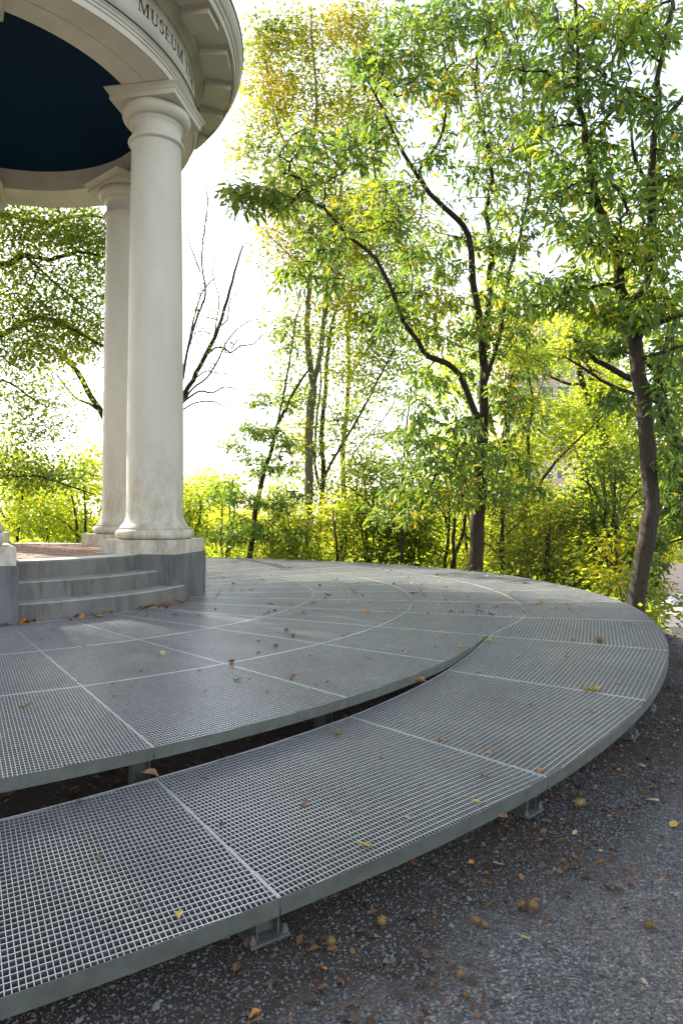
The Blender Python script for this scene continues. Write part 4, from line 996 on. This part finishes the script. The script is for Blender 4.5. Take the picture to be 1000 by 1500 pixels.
# ------------------------------------------------------------------ gravel, litter, leaves, burrs, twigs
def chips(name, n, box, size, m, seed_keep=None, flat=.55, tint=None):
    x = rng.uniform(box[0], box[1], n); y = rng.uniform(box[2], box[3], n)
    keep = (abs(x/np.maximum(y,.3)) < .58)
    if seed_keep is not None: keep &= seed_keep(x, y)
    x, y = x[keep], y[keep]; n = len(x)
    s = size*rng.lognormal(0, .38, n); z = ground_z(x, y) + s*.16
    tpl = np.array([(1,0,-.3),(0,1,-.3),(-1,0,-.3),(0,-1,-.3),(0,0,1)], float)
    v = tpl[None]*rng.uniform(.55, 1.0, (n,5,1)) + rng.standard_normal((n,5,3))*.25
    a = rng.uniform(0, 6.28, n); ca, sa = np.cos(a), np.sin(a)
    vx = v[...,0]*ca[:,None] - v[...,1]*sa[:,None]*.75; vy = v[...,0]*sa[:,None] + v[...,1]*ca[:,None]*.75
    V = np.stack([x[:,None]+vx*s[:,None]*.5, y[:,None]+vy*s[:,None]*.5, z[:,None]+v[...,2]*s[:,None]*.5*flat], -1).reshape(-1,3)
    f = np.array([(0,1,4),(1,2,4),(2,3,4),(3,0,4)])
    Fq = (f[None] + (np.arange(n)*5)[:,None,None]).reshape(-1,3)
    t = np.clip(rng.beta(1.8, 2.6, n), 0, 1)
    o = link(name, fast_mesh(name, V, Fq, m, np.repeat(t, 4)), None, (0,0,0)); o['kind'] = 'stuff'; return o
rr_ = lambda x, y: np.hypot(x-CX, y-CY)
def patch(x, y):
    q = np.sin(x*2.3+1)*np.sin(y*1.9+.4)+np.sin(x*.9-y*1.3); return rng.random(len(x)) < np.clip(.8+.35*q, .55, 1)*np.clip((np.hypot(x-CX,y-CY)-7.3)/.8, .25, 1)
o = chips('gravel', 190000, (-1.4, 2.2, 1.45, 3.5), .0088, M['chips'], lambda x, y: (rr_(x,y) > 7.3) & patch(x, y)); props(o, 'fine blue-grey crushed gravel of the path in the foreground', 'gravel')
o = chips('gravel', 70000, (.3, 4.6, 3.3, 7.2), .013, M['chips'], lambda x, y: (rr_(x,y) > 7.5) & patch(x, y)); props(o, 'gravel thinning out over bare soil towards the right picture edge', 'gravel')
o = chips('pebbles', 1500, (-1.6, 4.5, 1.4, 6.5), .018, M['chips'], lambda x, y: rr_(x,y) > 7.6); props(o, 'larger loose pebbles scattered over the gravel path', 'pebbles')
# litter under and beside the deck
def litter(name, n, keep, label, L=.055, zoff=0, clump=True):
    th_ = np.radians(rng.uniform(-75, 5, n*3)); r = rng.uniform(5.6, 9.6, n*3); x = CX+r*np.cos(th_); y = CY+r*np.sin(th_)
    k = keep(x, y, r, np.degrees(th_)); x, y = x[k][:n], y[k][:n]; n = len(x)
    P = np.stack([x, y, ground_z(x, y)+rng.uniform(.004,.022,n)], 1); a = rng.uniform(0, 6.28, n)
    D = np.stack([np.cos(a), np.sin(a), rng.normal(0,.22,n)], 1); Nn = unit(rng.standard_normal((n,3))*.7+np.array([0,0,1]))
    Ls = L*rng.uniform(.35,1.5,n)
    V, Fq, kk = leaves_mesh_data(P, unit(D), Nn, Ls, Ls*.5, 4)
    o = link(name, fast_mesh(name, V, Fq, M['litter'], np.repeat(rng.beta(1.5,2.2,n), kk)), None, (0,0,0)); props(o, label, 'leaf litter', kind='stuff')
def cl(x, y): return rng.random(len(x)) < np.clip(.3+.6*np.sin(x*5+1)*np.sin(y*4.3)+.25*np.sin(x*11+y*9), .04, 1)
litter('leaf_litter', 5200, lambda x,y,r,t: (r < 7.6) & (r > 5.7), 'brown leaf litter on the dark soil under the deck and ramp', .042)
litter('leaf_litter', 9000, lambda x,y,r,t: (r > 7.5) & (r < 8.3) & cl(x,y), 'clumps of brown dead leaves along the outer foot of the ramp', .031)
litter('leaf_litter', 900, lambda x,y,r,t: (r > 8.2) & cl(x,y), 'thin scatter of broken dead leaves over the gravel', .018)
# ground leaves on the slope beyond the deck
def slope_cover():
    n = 26000; x = rng.uniform(-14, 14, n); y = rng.uniform(8, 34, n); r = rr_(x, y); k = (r > 8.0) & (abs(x/y) < .6) & ~((x/y > .462) & (y > 8.2)); x, y = x[k], y[k]; n = len(x)
    P = np.stack([x, y, ground_z(x,y)+rng.uniform(0,.35,n)], 1)
    V, Fq, kk = leaves_mesh_data(P, unit(rng.standard_normal((n,3))), unit(rng.standard_normal((n,3))*.6+np.array([0,0,1])), rng.uniform(.07,.15,n), rng.uniform(.03,.07,n), 4)
    o = link('undergrowth', fast_mesh('undergrowth', V, Fq, M['leaf_bright'], np.repeat(np.clip(rng.normal(.4,.25,n),0,1), kk)), None, (0,0,0)); props(o, 'low leafy undergrowth covering the slope beyond the deck', 'undergrowth', kind='stuff')
slope_cover()
# single fallen leaves
def leaf_meshes(mt):
    res = []
    for q in range(3):
        n1 = 7; V = []; Fq = []
        for i in range(n1):
            f = i/(n1-1); wd = math.sin(math.pi*f**.8)*.28*(1 if i % 2 else .86); curl = .18*math.sin(f*3+q)+.10*f*f*(q-1)
            for s in (-1, 0, 1): V.append((f-.5, s*wd, curl+abs(s)*(.06+.10*random.random())*(1 if q != 1 else -.4)))
        for i in range(n1-1):
            for s in range(2): Fq.append((i*3+s, (i+1)*3+s, (i+1)*3+s+1, i*3+s+1))
        me = bpy.data.meshes.new('fallen_leaf'); V = np.array(V); V[:,2] -= V[:,2].min(); me.from_pydata([tuple(v) for v in V], [], Fq); me.materials.append(mt)
        for p_ in me.polygons: p_.use_smooth = True
        res.append(me)
    return res
LM = {k: leaf_meshes(M['dry_'+k]) for k in ('brown','orange','yellow','pale','green')}
WORDS = {'brown':'dark brown','orange':'orange','yellow':'yellow','pale':'pale tan','green':'green'}
def deck_z(x, y):
    r = math.hypot(x-CX, y-CY); t = math.degrees(math.atan2(y-CY, x-CX))
    if r > RO: return float(ground_z(x, y)) + .004
    if r < float(Rj(t)): return ZC-1.0+.001
    return float(zdeck('out' if t > J0 else 'ramp', np.array(r), np.array(t)))+.001
def where(px_, py_):
    H = 1.0
    for _ in range(6):
        p_ = UG(px_, py_, H); H = ZC - deck_z(p_[0], p_[1])
    return UG(px_, py_, H)
ORD = []
def place_leaf(px_, py_, kind, size, label=None, group=None, surf='grating'):
    p_ = where(px_, py_); o = bpy.data.objects.new('fallen_leaf', random.choice(LM[kind])); COL.objects.link(o)
    o.location = p_; o.scale = (size*.8,)*3; o.rotation_euler = (random.uniform(-.15,.15), random.uniform(-.15,.15), random.uniform(0, 6.28))
    if not label: ORD.append((surf, kind, px_, py_, o))
    props(o, label or f'small {WORDS[kind]} leaf lying flat on the {surf}', 'leaf', group or f'{WORDS[kind]} leaves lying on the {surf}')
# leaves one can point to
NL = [(537,897,'orange',.16,'upright curled orange leaf standing on the far grating left of centre'),(876,1008,'yellow',.09,'orange-yellow leaf beside the pair of yellow burrs on the ramp'),
 (40,1040,'yellow',.09,'lone yellow leaf on the grating near the left picture edge'),(350,998,'green',.07,'yellow-green leaf in the middle of the near deck panel'),(165,919,'yellow',.08,'yellow leaf in front of the stone steps'),
 (538,1240,'yellow',.06,'bright yellow leaf on the ramp near its outer edge'),(712,1137,'brown',.055,'brown leaf on the ramp left of the right panel joint'),(792,1128,'orange',.05,'orange leaf at the outer panel joint of the ramp'),
 (722,1103,'orange',.06,'orange leaf along the panel joint of the ramp'),(650,1086,'orange',.06,'small orange leaf on the ramp joint above the centre'),(341,973,'orange',.10,'orange leaf on the crossing of two deck joints'),
 (240,962,'pale',.10,'pale upright leaf on the deck below the steps'),(958,1172,'pale',.09,'large pale tan leaf on the gravel at the right'),(908,1297,'brown',.07,'pair-like reddish brown leaf on the gravel lower right'),
 (480,1420,'orange',.035,'small orange leaf on the gravel below the ramp edge'),(775,1375,'green',.055,'pale green leaf lying on the gravel in the lower right'),(700,925+250,'yellow',.05,'yellow leaf on the soil just outside the ramp edge'),
 (735,1266,'green',.05,'yellow-green leaf on dark soil right of the ramp edge'),(268,1345,'yellow',.05,'yellow leaf on the ramp above the support foot'),(380,1490,'orange',.05,'orange leaf at the bottom picture edge'),
 (430,995,'brown',.08,'brown leaf near the middle of the curved deck edge'),(1000-12,1207,'yellow',.07,'yellow leaf on gravel at the right picture edge'),(740,1197,'brown',.08,'brown leaf on gravel beside the yellow one'),
 (223,1142,'brown',.11,'curled brown leaf caught in the gap at the ramp joint')]
for a in NL: place_leaf(a[0], a[1], a[2], a[3], a[4], 'single fallen leaves')
deckpts = [(305,862),(320,875),(340,864),(352,868),(371,866),(378,877),(388,860),(403,896),(424,886),(436,858),(446,900),(470,859),(476,877),(500,885),(519,868),(533,872),(545,852),(559,833),(572,835),(600,870),(611,868),(618,856),(652,888),(661,896),(674,891),(702,888),(715,843),(745,868),(767,894),(812,890),(830,872),(923,912),(640,842),(410,835),(395,846),(612,832),
 (560,866),(590,868),(505,868),(480,1000),(455,962),(380,958),(480,872),(520,840),(290,905),(260,905),(215,905),(760,960),(700,985),(668,1012),(780,1030),(866,1040),(905,1000),(590,1060),(560,1110),(620,1150),(450,1180),(330,1210),(150,1260),(210,1330),(300,1140),(120,1180),(520,1190),(600,1200),(720,1050),(830,960),(170,1025),(130,960),(300,1015),(395,1015),(470,985)]
deckpts += [(random.uniform(310,860), random.uniform(826,905)) for _ in range(84)] + [(random.uniform(60,690), random.uniform(925,1010)) for _ in range(26)]
deckpts = [q for q in deckpts if q[1] > 815 + max(0, q[0]-500)*.105 + max(0, q[0]-800)*.2]
for i, (x, y) in enumerate(deckpts):
    k = random.choice(['brown','brown','orange','brown','pale','yellow'] if y < 905 else ['brown','brown','brown','pale']); place_leaf(x+random.uniform(-2,2), y+random.uniform(-1,1), k, random.uniform(.06,.10) if y < 920 else random.uniform(.025,.055), surf='grating')
ONES = ['','first','second','third','fourth','fifth','sixth','seventh','eighth','ninth']
def nth(n):
    T_ = ['tenth','eleventh','twelfth','thirteenth','fourteenth','fifteenth','sixteenth','seventeenth','eighteenth','nineteenth']
    if n < 10: return ONES[n]
    if n < 20: return T_[n-10]
    a, b = divmod(n, 10); return ['twentieth','thirtieth','fortieth','fiftieth','sixtieth'][a-2] if b == 0 else ['twenty','thirty','forty','fifty','sixty'][a-2]+'-'+ONES[b]
DRIFT, GLV, GTW = [], [], []
NTH = ['first','second','third','fourth','fifth','sixth','seventh','eighth','ninth','tenth','eleventh','twelfth','thirteenth','fourteenth','fifteenth','sixteenth','seventeenth','eighteenth','nineteenth','twentieth','twenty-first','twenty-second','twenty-third','twenty-fourth','twenty-fifth','twenty-sixth','twenty-seventh','twenty-eighth','twenty-ninth','thirtieth','thirty-first','thirty-second']
zones = {}
for sf, kd, a_, b_, o in ORD:
    zn = 'the far deck strip along the trees' if b_ < 850 else ('the sunlit band of the far deck' if b_ < 873 else ('the deck level with the column block' if b_ < 910 else ('the middle deck panels' if b_ < 1000 else 'the near gratings')))
    zones.setdefault((zn, kd), []).append((a_, o))
for (zn, kd), L_ in zones.items():
    L_.sort(key=lambda q: q[0])
    for i, (_, o) in enumerate(L_):
        o['label'] = f'{nth(i+1)} small {WORDS[kd]} leaf from the left on {zn}' if len(L_) > 1 else f'only small {WORDS[kd]} leaf on {zn}'
for i in range(46):                                       # drift at the foot of the steps
    t = math.radians(random.choice([random.uniform(-60,-18), random.uniform(-38,-12), random.uniform(-62,-50)])); r = 2.83+abs(random.gauss(0,.09))
    x, y = CX+r*math.cos(t), CY+r*math.sin(t); o = bpy.data.objects.new('fallen_leaf', random.choice(LM[random.choice(['brown','brown','brown','orange'])])); COL.objects.link(o)
    o.location = (x, y, ZC-.999+random.uniform(0,.012)); o.scale = (random.uniform(.05,.10),)*3; o.rotation_euler = (random.uniform(-.5,.5), random.uniform(-.5,.5), random.uniform(0,6.28))
    DRIFT.append(o); props(o, 'brown dry leaf in the drift along the foot of the stone steps', 'leaf', 'leaves drifted against the steps')
for i in range(70):
    y = random.uniform(1.75, 6.5); x = random.uniform(-.6, .53*y)
    if math.hypot(x-CX, y-CY) < 7.85: continue
    o = bpy.data.objects.new('fallen_leaf', random.choice(LM[random.choice(['brown','brown','pale','brown','orange'])])); COL.objects.link(o)
    o.location = (x, y, float(ground_z(x,y))+.006); o.scale = (random.uniform(.015,.036),)*3; o.rotation_euler = (random.uniform(-.3,.3), random.uniform(-.3,.3), random.uniform(0,6.28))
    GLV.append(o); props(o, 'small dry leaf scattered on the gravel path', 'leaf', 'dry leaves scattered on the gravel')
# chestnut burrs: spiny balls
def burr_mesh(mt):
    mb = MB(); n = 110
    me = bpy.data.meshes.new('t'); import bmesh
    b = bmesh.new(); bmesh.ops.create_icosphere(b, subdivisions=2, radius=.40); vs = [tuple(v.co) for v in b.verts]; fs = [tuple(v.index for v in f.verts) for f in b.faces]; b.free()
    mb.add([(x,y,z*.8) for x,y,z in vs], fs, 0, True)
    for i in range(n):
        z = 1-2*(i+.5)/n; a = i*2.399963; d = np.array([math.sqrt(1-z*z)*math.cos(a), math.sqrt(1-z*z)*math.sin(a), z*.85]); d = d + rng.standard_normal(3)*.12
        s = np.cross(d, (.3,.5,.8)); s = s/np.linalg.norm(s)*.035; t = np.cross(d, s)
        mb.add([d*.36+s, d*.36-s*.5+t*.8, d*.36-s*.5-t*.8, d*.60*rng.uniform(.8,1.1)], [(0,1,3),(1,2,3),(2,0,3)])
    me = bpy.data.meshes.new('chestnut_burr'); V = np.array(mb.v); V[:,2] += .42; me.from_pydata([tuple(v) for v in V], [], mb.f); me.materials.append(mt); return me
BM = {k: burr_mesh(M['burr_'+k]) for k in ('brown','yellow','green')}
BU = [(876,938,'brown',.085,'large open dark brown burr on the right part of the deck'),(882,937,'yellow',.06,'yellow rim burr touching the large dark burr on the deck'),(859,1009,'yellow',.055,'left one of the two yellow burrs on the ramp joint'),(869,1010,'yellow',.055,'right one of the two yellow burrs on the ramp joint'),
 (612,998,'brown',.055,'olive burr lying in the gap beside the curved deck edge'),(620,997,'yellow',.05,'yellow burr in the gap beside the curved deck edge'),(719,938,'green',.06,'green burr just right of the tip of the deck edge'),(677,948,'green',.055,'yellow-green burr on the deck just before its pointed tip'),
 (496,1076,'brown',.045,'round brown burr on the ramp below the curved deck edge'),(421,926,'brown',.06,'dark burr on the deck, left of the near pair'),(430,934,'brown',.055,'dark burr on the deck, right of the near pair'),(405,949,'brown',.055,'dark burr on the deck nearest to the camera of three'),
 (840,937,'yellow',.045,'small yellow burr left of the large dark burr'),(850,1178,'yellow',.06,'long mossy yellow burr on the soil right of the ramp'),(855,1174,'yellow',.04,'small round mossy burr on the soil right of the ramp'),(770,1330,'brown',.05,'brown burr on the gravel, left of a close pair'),(784,1329,'brown',.05,'brown burr on the gravel, right of a close pair'),
 (700,1352,'brown',.045,'furry brown burr on the gravel below the panel joint'),(713,1355,'brown',.035,'little dark burr beside the furry brown one on the gravel'),(682,1428,'brown',.035,'small brown burr low in the middle of the gravel'),(958,1358,'brown',.05,'furry brown burr at the lower right of the gravel'),(565,1352,'yellow',.045,'golden mossy burr on dark soil under the ramp edge'),
 (492,1385,'yellow',.04,'yellowish burr near the support foot'),(690,1459,'brown',.03,'round nut-like dark burr near the bottom of the gravel')]
for a in BU:
    p_ = where(a[0], a[1]); o = bpy.data.objects.new('chestnut_burr', BM[a[2]]); COL.objects.link(o); o.location = p_; o.scale = (a[3]*.72,)*3; o.rotation_euler = (random.uniform(-.4,.4), random.uniform(-.4,.4), random.uniform(0,6))
    props(o, a[4], 'burr', 'chestnut burrs on deck and gravel')
for i in range(40):
    y = random.uniform(1.8, 5); x = random.uniform(-.7, .5*y)
    if math.hypot(x-CX, y-CY) < 7.8: continue
    a = random.uniform(0, 3.14); L = random.uniform(.05,.16); z = float(ground_z(x,y))+.010
    mb = MB(); mb.tube([(x,y,z),(x+L*.4*math.cos(a),y+L*.4*math.sin(a),z+.004),(x+L*.7*math.cos(a+.2),y+L*.7*math.sin(a+.2),z+.003),(x+L*math.cos(a+.1),y+L*math.sin(a+.1),z)],[.0022,.002,.0016,.001],5)
    o = mb.build('fallen_twig', M['twig']); GTW.append(o); props(o, 'thin dry twig lying on the gravel', 'twig', 'thin twigs scattered on the gravel')
for L_, txt in ((DRIFT, 'dry leaf from the left in the drift along the stone steps'), (GLV, 'small dry leaf from the left on the gravel path'), (GTW, 'thin dry twig from the left on the gravel')):
    L_.sort(key=lambda o: o.location.x/max(o.location.y, .1))
    for i, o in enumerate(L_): o['label'] = f'{nth(i+1)} {txt}'
